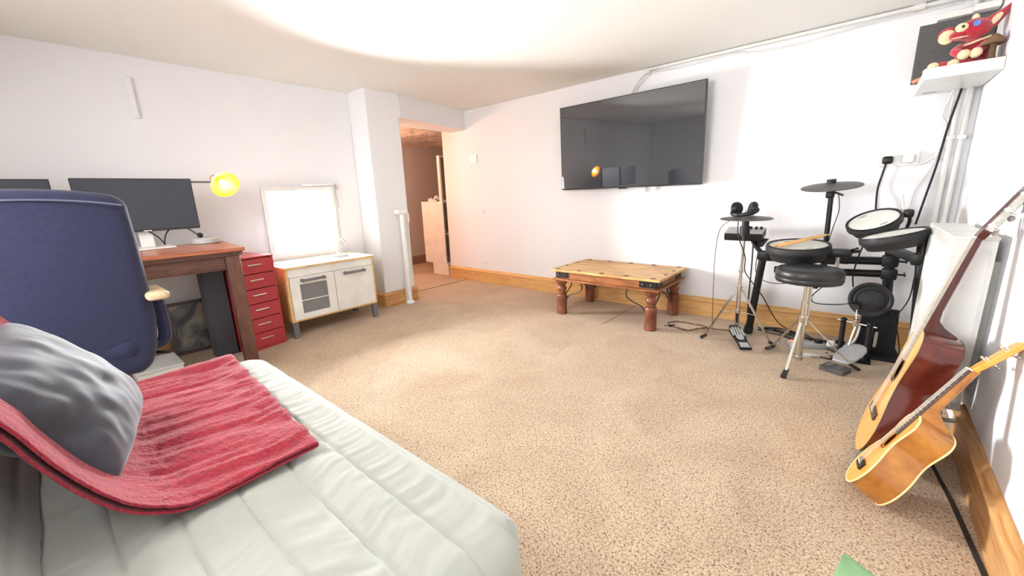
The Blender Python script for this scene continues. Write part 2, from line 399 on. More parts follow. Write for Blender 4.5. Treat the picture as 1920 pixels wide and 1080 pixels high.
# skirting boards with a moulded top
def skirt_prof(t, h): return [(0, 0), (t, 0), (t, h*.74), (t*1.25, h*.78), (t*1.25, h*.84), (t*.8, h*.88), (t*.55, h*.96), (t*.25, h), (0, h)]
struct(MB().prism([(p[0], p[1]) for p in skirt_prof(.021, .160)], (4.54, 0, 0), (-4.14, YB, 0), ((0, -1, 0), (0, 0, 1))), 'baseboard_back', 'pine')
b0, b1 = -1.9, 2.30
q = MB(); pr = skirt_prof(.025, .166)
A = [q.bm.verts.new((wr(b0)-p[0], b0, p[1])) for p in pr]; B = [q.bm.verts.new((wr(b1)-p[0], b1, p[1])) for p in pr]
q.bm.faces.new(A); q.bm.faces.new(B[::-1])
for i in range(len(pr)): q.bm.faces.new((A[i], B[i], B[(i+1) % len(pr)], A[(i+1) % len(pr)]))
struct(q, 'baseboard_right', 'pine_y')
struct(MB().prism([(p[0], p[1]) for p in skirt_prof(.021, .150)], (0, .40, 0), (-3.52, 2.12, 0), ((1, 0, 0), (0, 0, 1))), 'baseboard_pier', 'pine_y')
struct(MB().prism([(p[0], p[1]) for p in skirt_prof(.021, .150)], (.31, 0, 0), (-3.81, 2.14, 0), ((0, -1, 0), (0, 0, 1))), 'baseboard_pier_side', 'pine')
struct(MB().bx(-3.806, -3.788, -1.9, 2.12, 0, .14), 'baseboard_left', 'pine_y')
# gap between carpet edge and right skirting, carpet seams
struct(MB().prism([(.262, 2.30, .0), (.322, 2.05, .0), (.350, 1.80, .0), (.374, 1.50, .0), (.384, 1.30, .0), (wr(1.3)-.022, 1.3, .0), (wr(1.5)-.026, 1.5, .0), (.364, 1.80, .0), (.332, 2.05, .0), (.267, 2.30, .0)], (0, 0, .003)), 'trim_1', 'dark')
struct(MB().bx(-3.825, -3.812, 2.5, 3.53, .0, .003), 'trim_2', mat('seam', srgb(120, 90, 76), 1))
struct(MB().bx(-1.50, -1.494, 2.86, 3.53, .0, .0015), 'trim_3', mat('seam_faint', srgb(150, 122, 100), 1))

# window in the left wall
fr = MB(); t = .035
for a in ((WY0, WY1, WZ0, WZ0+t), (WY0, WY1, WZ1-t, WZ1), (WY0, WY0+t, WZ0+t, WZ1-t), (WY1-t, WY1, WZ0+t, WZ1-t)):
    fr.bx(-3.86, -3.79, a[0]-.0, a[1]+.0, a[2], a[3])
w1 = struct(fr, 'window_1', 'upvc')
MB().bx(-3.832, -3.828, WY0+t, WY1-t, WZ0+t, WZ1-t).build('pane', 'glass', w1)
MB().bx(-3.84, -3.77, WY0-.02, WY1+.02, WZ0-.03, WZ0).build('sill', 'upvc', w1)
fr = MB()
for a in ((-2.3, -.7, .85, .89), (-2.3, -.7, 1.81, 1.85), (-2.3, -2.26, .85, 1.85), (-.74, -.7, .85, 1.85), (-1.52, -1.48, .85, 1.85)):
    fr.bx(a[0], a[1], -2.0, -1.95, a[2], a[3])
w2 = struct(fr, 'window_added', 'upvc'); MB().bx(-2.28, -.72, -1.978, -1.974, .87, 1.83).build('pane', 'glass', w2)  # unseen rear window added to frame the fill light
# unseen ceiling fitting added behind the camera to hold the fill light
t_ = thing('added_fill_lamp', 'white square fill lamp added to the ceiling behind the viewer', 'lamp', (-1.3, -.75, CZ))
MB().bx(-1.62, -.98, -1.07, -.43, CZ-.08, CZ).build('fill_lamp_frame', 'white', t_)

# roller blind parts on the window
rb = thing('roller_blind', 'rolled-up white blind tube with grey bracket over the bright window', 'blind', (-3.79, 1.7, 1.2))
MB().cyl((-3.785, 1.60, 1.215), (-3.785, 1.885, 1.215), .011).build('blind_tube', 'upvc', rb)
MB().bx(-3.80, -3.765, 1.872, 1.902, 1.165, 1.215).build('bracket', 'lightgrey', rb, bevel=.008)
MB().tube([(-3.775, 1.888, 1.165), (-3.775, 1.895, 1.08), (-3.775, 1.905, 1.0)], .003).build('cord', 'lightgrey', rb)

# conduit on left wall
tag(MB().bx(-3.81, -3.792, .572, .604, 1.655, 1.915).build('cable_cover', 'wall', bevel=.005), 'short white vertical cable cover on the left wall above the monitor', 'cable cover')

# ------------------------------------------------------------------ sofa
sf = thing('sofa_bed', 'light grey quilted fabric sofa bed with a low seat and upright back', 'sofa', (-1.2, .1, 0))
QL = (.41, .30, .19, .08, -.02)
X0, X1, Y0, Y1, ZT, ZB = -1.985, -.425, -.20, .555, .405, .20
cx, cy, czz = (X0+X1)/2, (Y0+Y1)/2, (ZT+ZB)/2
def quilt(x, y):
    d = 0
    for q_ in QL:
        d -= .006*math.exp(-((y-q_-.004*nz(x*3, q_*9))/.004)**2)
        d += .0
    # pillowing between lines
    k = min(abs(y-q_) for q_ in QL); d += .003*min(1, k/.045)
    w = nz(x*9+y*2.0, y*2.2, 1.3); w2 = nz(x*26+3*nz(y*6, 0), y*4.0, 5.7)
    d += .0026*w + (.0030*w2+.0016*nz(x*55+4*nz(y*8, 2), y*6, 2))*(1 if y < .5 else .3)
    return d
def seat_fn(co, nn, k):
    x, y = co.x+cx, co.y+cy
    up = max(0, nn.z)
    co = co+nn*(quilt(x, y)*up)
    if up < .9:
        co = co+nn*(.004*nz(x*14, co.z*10, y*14)*(1-up))
    # seam ridge near front edge
    for s0 in (.515, .530):
        co = co+Vector((0, 0, -.004*math.exp(-((y-s0)/.004)**2)*up))
    return co
def corner(co, nn, k):
    # plan-rounded corners at the near and far ends
    return co
sb = MB().rbox((cx, cy, czz), (X1-X0, Y1-Y0, ZT-ZB), .062, (300, 150, 14), fn=seat_fn)
for v in sb.bm.verts:
    for sx, ex in ((1, X1), (-1, X0)):
        R = .09; px_ = ex-sx*R; py_ = Y1-R
        if (v.co.x-px_)*sx > 0 and v.co.y > py_:
            d = Vector(((v.co.x-px_), (v.co.y-py_))); m_ = max(abs(d.x), abs(d.y))
            if d.length > 1e-6:
                f = m_/d.length; v.co.x = px_+d.x*f; v.co.y = py_+d.y*f
sb.build('seat_cushion', 'sofa', sf, smooth=60)
def back_fn(co, nn, k):
    x, z = co.x, co.z
    fy = max(0, nn.y)
    d = .004*nz(x*9, z*3, 2)+.003*nz(x*22, z*5, 4)
    for q_ in (-.2, -.09, .02, .13, .24): d -= .008*math.exp(-((z-q_)/.006)**2)
    return co+nn*d*fy
rot = Matrix.Rotation(radians(21), 3, 'X')
MB().rbox((cx, -.285, .635), (X1-X0, .16, .62), .06, (160, 10, 60), rot=rot, fn=back_fn).build('backrest', 'sofa', sf, smooth=60)
MB().bx(X0+.06, X1-.08, -.10, .48, .145, .205).build('base_frame', 'greyplastic', sf)
for x in (X0+.14, X1-.16):
    for y in (-.04, .42): MB().cyl((x, y, 0), (x, y, .15), .022, .026, 12).build('leg', 'blackmetal', sf)

# throw folded double
TX0, TX1 = -1.965, -1.02
def throw_profile(near):
    if near: return [(.365, .424), (.245, .421), (.135, .420), (.075, .430), (.007, .476), (-.044, .549), (-.084, .635), (-.108, .70), (-.148, .78), (-.19, .87), (-.235, .95), (-.30, .97)]
    return [(.425, .424), (.277, .422), (.119, .420), (.05, .430), (-.005, .470), (-.055, .549), (-.082, .62), (-.106, .681), (-.136, .74), (-.195, .86), (-.235, .945), (-.30, .97)]
pn = spl([(0, a, b) for a, b in throw_profile(True)], 14); pf = spl([(0, a, b) for a, b in throw_profile(False)], 14)
NX = 150
tb = MB()
def sheet(off, wr_amp):
    rows = []
    for i in range(len(pn)):
        row = []
        for j in range(NX+1):
            f = j/NX; x = TX1+(TX0-TX1)*f
            p = pn[i].lerp(pf[i], f)
            a, b = pn[max(i-1, 0)], pn[min(i+1, len(pn)-1)]
            tg = (b-a).normalized(); nn = Vector((0, -tg.z, tg.y));
            if nn.z < 0 and nn.y < 0: nn = -nn
            nn = Vector((0, abs(tg.z), abs(tg.y)))
            y = p.y
            w = wr_amp*(.0065*nz(x*11+1.2*nz(y*3, 1), y*2.4, 9)+.0045*nz(x*30+2*nz(y*5, 3), y*4, 4)+.0015*nz(x*70, y*60, 4))
            flat = 1 if y > .05 else .45
            row.append(Vector((x, p.y, p.z))+nn*(off+.004+w*flat))
        rows.append(row)
    return rows
top = sheet(.013, 1.7); bot = sheet(.001, .35)
loop = []
for j in range(NX+1):
    a, b = top[0][j], bot[0][j]; c = (a+b)/2; r = (a-b).length/2
    loop.append([c+Vector((0, cos(t2)*r*1.5, sin(t2)*r)) for t2 in (radians(50), radians(15), radians(-20), radians(-55))])
allrows = top[::-1]+[[loop[j][k] for j in range(NX+1)] for k in range(4)]+bot
V = [[tb.bm.verts.new(p) for p in row] for row in allrows]
for i in range(len(V)-1):
    for j in range(NX): tb.bm.faces.new((V[i][j], V[i+1][j], V[i+1][j+1], V[i][j+1]))
tag(tb.build('throw_blanket', 'throw', smooth=70, solid=.005), 'crimson red fleece throw folded over the seat and back of the grey sofa', 'blanket')

# pillow
P0 = Vector((-1.15, -.015, .462)); U = Vector((-.42, .10, .03)); Vv = Vector((.0, -.20, .30)); Nn = U.cross(Vv).normalized()
if Nn.y < 0: Nn = -Nn
pb = MB(); NP = 46
def pil(u, v, sgn):
    e = (1-abs(2*u-1)**2.2)*(1-abs(2*v-1)**2.2)
    th = .078*max(0, e)**.5
    # pinch the sides so that corners stick out
    pu = .5+(u-.5)*(1-.03*(1-abs(2*v-1)**2)-.05*abs(2*v-1)**6); pv = .5+(v-.5)*(1-.03*(1-abs(2*u-1)**2)-.05*abs(2*u-1)**6)
    w = .010*nz(u*5, v*5, 3+sgn)+.005*nz(u*13, v*6, 8)*min(1, e*3)+.006*sin(26*v+4*u)*math.exp(-u*7)*min(1, e*3)
    return P0+U*pu+Vv*pv+Nn*(sgn*(th+w*min(1, e*4)))+Nn*.03
for sgn in (1, -1):
    g = [[pb.bm.verts.new(pil(i/NP, j/NP, sgn)) for j in range(NP+1)] for i in range(NP+1)]
    for i in range(NP):
        for j in range(NP): pb.bm.faces.new((g[i][j], g[i+1][j], g[i+1][j+1], g[i][j+1]))
bmesh.ops.remove_doubles(pb.bm, verts=pb.bm.verts, dist=.0004)
tag(pb.build('cushion', 'velvet', smooth=80), 'grey crushed velvet cushion leaning on the red throw', 'cushion')

# ------------------------------------------------------------------ office chair
oc = thing('office_chair', 'high-backed navy fabric office chair seen from behind at the desk', 'chair', (-2.62, -.04, 0))
CX = -2.42; CYC = -.045
def chback(co, nn, k):
    t = (co.z+.405)/.81            # 0 bottom .. 1 top
    w = lerp([(0, .84), (.12, .95), (.3, 1.01), (.8, 1.0), (1, .985)], max(0, min(1, t)))
    co = Vector((co.x, co.y*w, co.z))
    co.z += -.035*(abs(co.y)/.32)**2.2*max(0, t)   # crowned top
    co.x += .02*sin(t*pi)+(-.05)*(abs(co.y)/.32)**2*.6
    return co
MB().rbox((CX-.03, CYC, .735), (.11, .655, .83), .05, (10, 60, 70), fn=chback).build('backrest', 'navy', oc, smooth=60)
# top trim seam
pts = [Vector((CX+.035, CYC+y, 1.135-.035*(abs(y)/.32)**2.2-.028)) for y in [i*.03 for i in range(-10, 11)]]
MB().tube(pts, .004).build('seam_piping', 'navyedge', oc)
MB().rbox((-2.62, CYC, .455), (.46, .52, .12), .05, (16, 16, 8)).build('seat', 'navy', oc, smooth=60)
MB().bx(-2.50, -2.42, CYC-.12, CYC+.12, .36, .52).build('back_bracket', 'blackmetal', oc, bevel=.01)
for sg in (-1, 1):
    y = CYC+sg*.345
    ar = MB().tube(spl([(-2.50, CYC+sg*.27, .42), (-2.50, y, .44), (-2.49, y+.01*sg, .56), (-2.47, y, .65)], 6), .026).build('armrest', 'navy', oc)
    MB().rbox((-2.49, y, .672), (.27, .085, .04), .018, (10, 6, 4)).build('arm_pad', 'armpad', ar, smooth=60)
MB().tube([(-2.55, CYC+.2, .40), (-2.50, CYC+.30, .385), (-2.48, CYC+.35, .375)], .008).build('lever', 'black', oc)
MB().cyl((-2.62, CYC, .10), (-2.62, CYC, .40), .028).build('gas_lift', 'blackmetal', oc)
for k in range(5):
    a = radians(20+72*k); d = Vector((cos(a), sin(a), 0)); c0 = Vector((-2.62, CYC, .12))
    lg = MB().bar(c0, c0+d*.29+Vector((0, 0, -.04)), .05, .035, w2=.03, h2=.025).build('base_leg', 'black', oc)
    e = c0+d*.28; sd = Vector((-sin(a), cos(a), 0))
    MB().cyl((e.x-sd.x*.02, e.y-sd.y*.02, .028), (e.x+sd.x*.02, e.y+sd.y*.02, .028), .028).cyl((e.x, e.y, .03), (e.x, e.y, .085), .007).build('castor', 'black', lg)

# ------------------------------------------------------------------ desk
ang = radians(-5.1)
DM = Matrix.Translation((-2.89, .820, 0)) @ Matrix.Rotation(ang, 4, 'Z')
dk = thing('desk', 'dark brown wooden desk with varnished reddish top under the monitors', 'desk', mtx=DM)
DT = .804; DL = -1.34; DD = -.70
for i in range(4):
    MB().bx(DD+i*.175, DD+(i+1)*.175-.0015, DL, 0, DT-.022, DT).build('top_board', 'desktop', dk, True, bevel=.002)
mo = MB(); mo.bx(DD+.01, -.012, DL+.012, -.012, DT-.034, DT-.0225).bx(DD+.02, -.022, DL+.022, -.022, DT-.048, DT-.034)
mo.build('edge_moulding', 'deskwood', dk, True, bevel=.002)
for (x, y) in ((-.10, -.105), (-.10, DL+.03), (DD+.03, -.20), (DD+.03, DL+.03)):
    MB().bx(x, x+.072, y, y+.075, 0, DT-.048).build('leg', 'deskwood_v', dk, True, bevel=.004)
MB().bx(-.085, -.055, DL+.10, -.105, DT-.128, DT-.048).bx(-.090, -.05, DL+.10, -.105, DT-.135, DT-.128).build('apron', 'deskwood', dk, True, bevel=.002)
MB().bx(DD+.05, DD+.08, DL+.10, -.105, DT-.135, DT-.048).build('apron', 'deskwood', dk, True)
for y in (-.07, DL+.06): MB().bx(DD+.10, -.10, y-.015, y+.015, DT-.135, DT-.048).build('apron', 'deskwood', dk, True)

# monitors
def monitor(label, X, y0, y1, z0, z1, yaw=0):
    yc = (y0+y1)/2; t = thing('computer_monitor', label, 'monitor', (X-.06, yc, DT), group=None)
    MB().bx(X-.03, X, y0, y1, z0, z1).build('housing', 'bezel', t, bevel=.003)
    MB().bx(X+.0002, X+.002, y0+.006, y1-.006, z0+.014, z1-.006).build('screen', 'monitor', t)
    MB().bx(X-.07, X-.05, yc-.035, yc+.035, DT+.012, z0+.12).build('stand_neck', 'whitewarm', t, bevel=.004)
    MB().bx(X-.16, X+.06, yc-.12, yc+.12, DT+.001, DT+.012).build('stand_base', 'whitewarm', t, bevel=.004)
    MB().bx(X-.055, X-.03, yc-.05, yc+.05, z0+.08, z0+.18).build('stand_mount', 'black', t)
    return t
XM = -3.42
m1 = monitor('large dark monitor next to the yellow lamp', XM, .172, .730, .917, 1.242)
MB().bx(XM+.0005, XM+.003, .437, .475, .919, .925).build('sticker', 'white', m1)
MB().tube(spl([(XM-.04, .45, .93), (XM-.03, .50, .88), (XM-.02, .525, DT+.03), (XM-.03, .53, DT+.02)], 8), .004).tube(spl([(XM-.04, .58, .93), (XM-.03, .545, .89), (XM-.02, .527, DT+.03)], 8), .004).build('monitor_cable', 'black', m1)
monitor('dark monitor cut off at the left edge of the photo', XM, -.46, .098, .914, 1.236)

# desk lamp
LX = -3.50
dl = thing('desk_lamp', 'desk lamp with glowing yellow bell shade on a thin arm', 'lamp', (LX, .775, DT))
MB().lathe([(0, 0), (.082, 0), (.088, .006), (.088, .032), (.080, .040), (.02, .042), (0, .042)], (LX, .765, DT+.001), n=40).build('base', 'lightgrey', dl)
MB().ball((LX, .735, DT+.060), .018).cyl((LX, .74, DT+.04), (LX, .735, DT+.06), .008).build('joint', 'black', dl)
MB().tube([(LX, .735, DT+.055), (LX, .66, .93), (LX, .63, 1.226)], .007).build('pole', 'greyplastic', dl)
MB().tube([(LX, .625, 1.224), (LX, .86, 1.224)], .0065).build('arm', 'greyplastic', dl)
ax = Vector((.90, .12, -.42)).normalized(); apex = Vector((LX-.01, .910, 1.243))
MB().tube(spl([(LX, .86, 1.225), (LX, .865, 1.26), (LX, .885, 1.268), apex], 6), .003).build('loop', 'brass', dl)
MB().lathe([(a_*1.2, b_*1.12) for a_, b_ in [(.014, -.012), (.02, .0), (.024, .012), (.030, .022), (.046, .045), (.062, .070), (.073, .085), (.075, .088), (.072, .085), (.060, .068), (.044, .045), (.028, .024), (.018, .014)]], apex, ax, n=40).build('shade', 'shade', dl, smooth=60)
MB().ball(apex+ax*.058, .021).build('bulb', 'bulb', dl)
MB().cyl(apex+ax*.005, apex+ax*.04, .013).build('bulb_socket', 'brass', dl)
bl = point('desk_lamp_light', apex+ax*.085, 1.1, (1, .60, .16), .025)

# under the desk
pf_ = thing('framed_picture', 'framed picture of tan and grey shapes leaning on the wall under the desk', 'picture', (-3.70, .60, 0))
R_ = Matrix.Translation((-3.66, .52, .012)) @ Matrix.Rotation(radians(-7), 4, 'Y')
MB().bx(-.02, 0, -.02, .34, 0, .355, R_).build('canvas', 'picture', pf_)
fb = MB()
for a in ((-.05, .37, -.012, .012), (-.05, .37, .352, .375), (-.05, -.018, .0, .36), (.34, .37, .0, .36)): fb.bx(-.022, .012, a[0], a[1], a[2], a[3], R_)
fb.build('frame', 'frame', pf_)
st = thing('storage_box', 'low white cardboard box on the carpet under the desk', 'box', (-3.4, .38, 0))
MB().bx(-3.45, -3.16, .22, .44, 0, .085).build('box_body', 'whitewarm', st, bevel=.003)
MB().bx(-3.455, -3.155, .215, .445, .085, .10).build('lid', 'white', st, bevel=.003)
MB().bx(-3.160, -3.156, .41, .422, .03, .065).build('label_strip', 'boarddark', st)
ad = thing('power_adapter', 'white plug adapter on the carpet beneath the desk', 'adapter', (-3.12, .66, 0))
MB().bx(-3.15, -3.06, .655, .685, 0, .025).build('adapter_body', 'white', ad, bevel=.004)
MB().tube(spl([(-3.15, .67, .012), (-3.22, .655, .012), (-3.30, .64, .012)], 6), .005).build('lead', 'black', ad)
ad = thing('plug', 'small white plug on the floor behind the adapter', 'plug', (-3.26, .69, 0))
MB().bx(-3.30, -3.25, .66, .70, 0, .03).build('plug_body', 'white', ad, bevel=.006)
MB().cyl((-3.25, .68, .012), (-3.235, .68, .012), .004).build('pin', 'chrome', ad)

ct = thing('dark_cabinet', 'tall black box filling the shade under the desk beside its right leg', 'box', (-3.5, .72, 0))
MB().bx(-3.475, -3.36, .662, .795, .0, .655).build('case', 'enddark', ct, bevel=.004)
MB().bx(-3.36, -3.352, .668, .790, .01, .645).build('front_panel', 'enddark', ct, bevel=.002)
# ------------------------------------------------------------------ red drawers
HA = math.atan2(.038, .22)
HM = Matrix.Translation((-3.302, 1.105, 0)) @ Matrix.Rotation(HA, 4, 'Z')
hd = thing('drawer_unit', 'narrow red metal unit of six drawers between desk and toy kitchen', 'drawers', mtx=HM)
hw, hdp, hh = .285, .42, .695
bb = MB().bx(-hdp, -.004, -hw, -hw+.012, 0, hh-.012).bx(-hdp, -.004, -.012, 0, 0, hh-.012).bx(-hdp, -hdp+.01, -hw+.012, -.012, .0, hh-.012).bx(-hdp, -.004, -hw+.012, -.012, 0, .02)
bb.build('carcass', 'red', hd, True, bevel=.001)
MB().bx(-hdp-.003, .0, -hw-.002, .002, hh-.012, hh).build('top', 'red', hd, True, bevel=.003)
dz = (hh-.035)/6
for i in range(6):
    z0 = .02+i*dz
    dr = MB().bx(-.38, 0, -hw+.014, -.014, z0+.003, z0+dz-.003).build('drawer', 'red', hd, True, bevel=.0015)
    MB().bx(0, .010, -.19, -.095, z0+dz*.56, z0+dz*.56+.008).build('handle', 'silver', dr, True, bevel=.001)

# ------------------------------------------------------------------ toy kitchen
tk = thing('toy_kitchen', 'white and birch play kitchen cabinet with grey handles under the window', 'play kitchen', (-3.5, 1.54, 0))
KX0, KX1, KY0, KY1 = -3.70, -3.30, 1.168, 1.915
for (x, y) in ((KX1-.045, KY0+.003), (KX1-.045, KY1-.043), (KX0+.005, KY0+.003), (KX0+.005, KY1-.043)):
    MB().bx(x, x+.04, y, y+.04, 0, .135).build('leg', 'greyplastic', tk, bevel=.002)
for y in (KY0, KY1-.018):
    MB().bx(KX0, KX1, y, y+.018, .135, .562).build('side_panel', 'birch_v', tk, bevel=.002)
MB().bx(KX0, KX1, KY0+.018, KY1-.018, .135, .150).build('bottom_panel', 'birch', tk)
MB().bx(KX0, KX0+.008, KY0+.018, KY1-.018, .150, .562).build('back_panel', 'whitewarm', tk)
MB().bx(KX1-.02, KX1-.002, KY0+.018, KY1-.018, .495, .562).build('front_rail', 'whitewarm', tk)
# worktop with a sink cut-out
ty0, ty1 = 1.66, 1.84; tx0, tx1 = -3.60, -3.40
wt = MB(); wt.bx(KX0-.02, tx0, KY0-.012, KY1+.012, .562, .577).bx(tx1, KX1+.012, KY0-.012, KY1+.012, .562, .577).bx(tx0, tx1, KY0-.012, ty0, .562, .577).bx(tx0, tx1, ty1, KY1+.012, .562, .577)
wt.build('worktop', 'birch', tk)
MB().bx(tx0, tx1, ty0, ty1, .50, .504).bx(tx0, tx0+.004, ty0, ty1, .50, .575).bx(tx1-.004, tx1, ty0, ty1, .50, .575).bx(tx0, tx1, ty0, ty0+.004, .50, .575).bx(tx0, tx1, ty1-.004, ty1, .50, .575).build('sink', 'lightgrey', tk)
tp = MB(); tp.tube(spl([(-3.64, 1.78, .577), (-3.64, 1.78, .66), (-3.63, 1.785, .70), (-3.60, 1.80, .72), (-3.575, 1.815, .70), (-3.57, 1.82, .675)], 7), .008).cyl((-3.64, 1.78, .577), (-3.64, 1.78, .60), .014)
tp.build('tap', 'lightgrey', tk)
MB().tube([(-3.64, 1.76, .615), (-3.64, 1.80, .615)], .007).build('tap_handle', 'lightgrey', tk)
MB().bx(-3.66, -3.36, 1.20, 1.60, .577, .583).build('hob_plate', mat('hob_blue_reflection', (.66, .68, .86), .5), tk, bevel=.002)  # white hob; the blue reflection on it is put into its colour
dm = KY0+.018+(KY1-KY0-.036)*.5
def kdoor(y0, y1, oven):
    if oven:
        a0, a1, b0, b1 = y0+.070, y1-.065, .195, .430
        d = MB().bx(KX1-.004, KX1+.010, y0, y1, .150, b0).bx(KX1-.004, KX1+.010, y0, y1, b1, .493).bx(KX1-.004, KX1+.010, y0, a0, b0, b1).bx(KX1-.004, KX1+.010, a1, y1, b0, b1).build('door', 'whitewarm', tk)
        MB().bx(KX1-.002, KX1+.001, a0, a1, b0, b1).build('door_window', mat('smoked_acrylic', (.19, .19, .19), .25), d)
        MB().bx(KX1+.001, KX1+.006, a0, a1, .295, .303).build('oven_shelf', 'white', d)
    else:
        d = MB().bx(KX1-.004, KX1+.010, y0, y1, .150, .493).build('door', 'whitewarm', tk, bevel=.002)
    yc = (y0+y1)/2; h = MB()
    h.tube([(KX1+.028, yc-.085, .462), (KX1+.028, yc+.085, .462)], .009, 10)
    for e in (-.085, .085): h.cyl((KX1+.008, yc+e, .462), (KX1+.034, yc+e, .462), .014)
    h.build('handle', 'greyplastic', d)
kdoor(KY0+.020, dm-.002, True); kdoor(dm+.003, KY1-.020, False)

# ------------------------------------------------------------------ safety gate
sg_ = thing('safety_gate', 'rolled white retractable safety gate post standing in front of the pier', 'safety gate', (-3.46, 2.385, 0))
MB().cyl((-3.468, 2.385, .03), (-3.468, 2.385, .92), .026, n=24).build('roll_tube', 'upvc', sg_)
MB().lathe([(0, 0), (.045, 0), (.045, .012), (.03, .03), (0, .03)], (-3.462, 2.385, 0)).build('foot', 'upvc', sg_)
MB().rbox((-3.47, 2.375, .935), (.09, .11, .05), .012, (4, 4, 4)).build('top_cap', 'upvc', sg_)
MB().tube([(-3.46, 2.425, .92), (-3.46, 2.455, .92), (-3.46, 2.455, .83), (-3.46, 2.425, .83)], .006).build('catch', 'upvc', sg_)
MB().bx(-3.50, -3.49, 2.36, 2.43, .02, .26).build('lower_bracket', 'upvc', sg_)

# ------------------------------------------------------------------ corridor furniture
bc = thing('bookcase', 'low white bookcase in the corridor behind the opening', 'bookcase', (-4.5, 4.0, 0))
BX0, BX1, BY0, BY1 = -4.74, -4.285, 3.60, 4.38
for y in (BY0, BY1-.018): MB().bx(BX0, BX1, y, y+.018, .155, 1.01).build('side_panel', 'whitewarm', bc, bevel=.001)
for z in (.155, .56, .992): MB().bx(BX0, BX1-.001, BY0+.018, BY1-.018, z, z+.018).build('shelf', 'whitewarm', bc)
MB().bx(BX0, BX0+.006, BY0+.018, BY1-.018, .17, .992).build('back_panel', 'whitewarm', bc)
MB().bx(-4.58, -4.25, BY0, BY0+.1, 0, .155).build('plinth', 'whitewarm', bc)
MB().bx(-4.7, -4.30, BY1-.1, BY1, 0, .155).build('plinth', 'whitewarm', bc)
fb2 = thing('framed_board', 'tall pale-framed dark board standing on the corridor bookcase', 'board', (-4.32, 3.8, 1.01))
o = MB()
for a in ((3.605, 4.1, 1.011, 1.03), (3.605, 4.1, 1.58, 1.60), (3.605, 3.63, 1.03, 1.58), (4.075, 4.1, 1.03, 1.58)): o.bx(-4.345, -4.295, *a)
o.build('frame', 'whitewarm', fb2)
MB().bx(-4.33, -4.32, 3.63, 4.075, 1.03, 1.58).build('panel', 'brownskirt', fb2)
tj = thing('wooden_toy', 'tiny pale wooden jumble toy lying on the bookcase', 'toy', (-4.5, 3.62, 1.01))
o = MB(); zt = 1.012
for i, (x, y) in enumerate(((-4.60, 3.64), (-4.55, 3.63), (-4.50, 3.64), (-4.45, 3.63), (-4.42, 3.66))):
    o.ball((x, y, zt+.02+.008*(i % 2)+.02*(i > 2)), .022, n=10)
o.tube([(-4.47, 3.63, zt+.05), (-4.43, 3.63, zt+.075), (-4.40, 3.63, zt+.05)], .008)
o.build('figure', 'whitewarm', tj)
MB().tube([(-4.60, 3.62, zt+.008), (-4.42, 3.62, zt+.008)], .008).build('toy_base', 'whitewarm', tj)

# ------------------------------------------------------------------ television
tv = thing('television', 'large black flat television mounted on the white wall', 'television', (-1.61, YB, 1.47))
TXa, TXb, TZa, TZb, TY = -2.268, -.958, 1.092, 1.846, 3.42
MB().bx(TXa, TXb, TY, TY+.03, TZa, TZb).build('housing', 'bezel', tv, bevel=.002)
MB().bx(TXa+.006, TXb-.006, TY-.0015, TY-.0003, TZa+.012, TZb-.006).build('screen', 'screen', tv)
MB().bx(TXa+.18, TXb-.18, TY+.03, TY+.06, TZa+.06, TZb-.28).build('rear_housing', 'black', tv, bevel=.01)
MB().bx(-1.80, -1.42, TY+.06, YB-.012, 1.32, 1.62).build('wall_bracket', 'blackmetal', tv)
MB().bx(-1.66, -1.58, TY-.002, TY+.012, TZa-.010, TZa+.002).build('sensor_bump', 'bezel', tv, bevel=.003)
MB().tube(spl([(-1.43, TY+.05, TZa+.05), (-1.432, TY+.06, TZa-.01), (-1.432, TY+.06, TZa-.045)], 4), .006).tube([(-1.415, TY+.05, TZa+.03), (-1.415, TY+.06, TZa-.045)], .005).build('cable_end', 'lightgrey', tv)
tv.rotation_euler = (radians(2.0), 0, radians(-1.3))
def wire(name, pts, r, m, label, cat='cable', k=8, group=None):
    return tag(MB().tube(spl(pts, k), r, 8).build(name, m), label, cat, group)
wire('television_cable', [(-1.62, TY+.075, 1.75), (-1.60, TY+.08, 1.86), (-1.575, YB-.012, 1.93), (-1.52, YB-.012, 1.985), (-1.46, YB-.014, 2.010)], .006, 'white', 'white cable curling up from the television to the ceiling pipe, left of the pair')
wire('television_cable', [(-1.59, TY+.075, 1.75), (-1.57, TY+.08, 1.86), (-1.545, YB-.012, 1.925), (-1.50, YB-.012, 1.965), (-1.45, YB-.014, 1.995)], .005, 'white', 'thinner white cable curling up from the television, right of the pair')
cp = thing('ceiling_pipe', 'long white pipe with a joint clip along the top of the television wall', 'pipe', (-.5, YB, 2.02))
MB().cyl((-1.47, YB-.024, 2.028), (.40, YB-.024, 2.028), .012).build('pipe_run', 'white', cp)
MB().cyl((.10, YB-.024, 2.028), (.15, YB-.024, 2.028), .018).build('clip', 'white', cp)
MB().bx(-1.50, -1.45, YB-.035, YB, 2.0, 2.04).build('elbow', 'white', cp, bevel=.008)
wire('sagging_cable', [(-1.45, YB-.012, 2.005), (-1.2, YB-.010, 1.992), (-1.0, YB-.010, 2.0), (-.86, YB-.012, 2.006), (-.7, YB-.01, 1.985), (-.5, YB-.01, 1.975), (-.3, YB-.01, 1.985), (-.1, YB-.012, 2.0), (.3, YB-.012, 2.005)], .005, 'white', 'thin white cable sagging below the ceiling pipe')

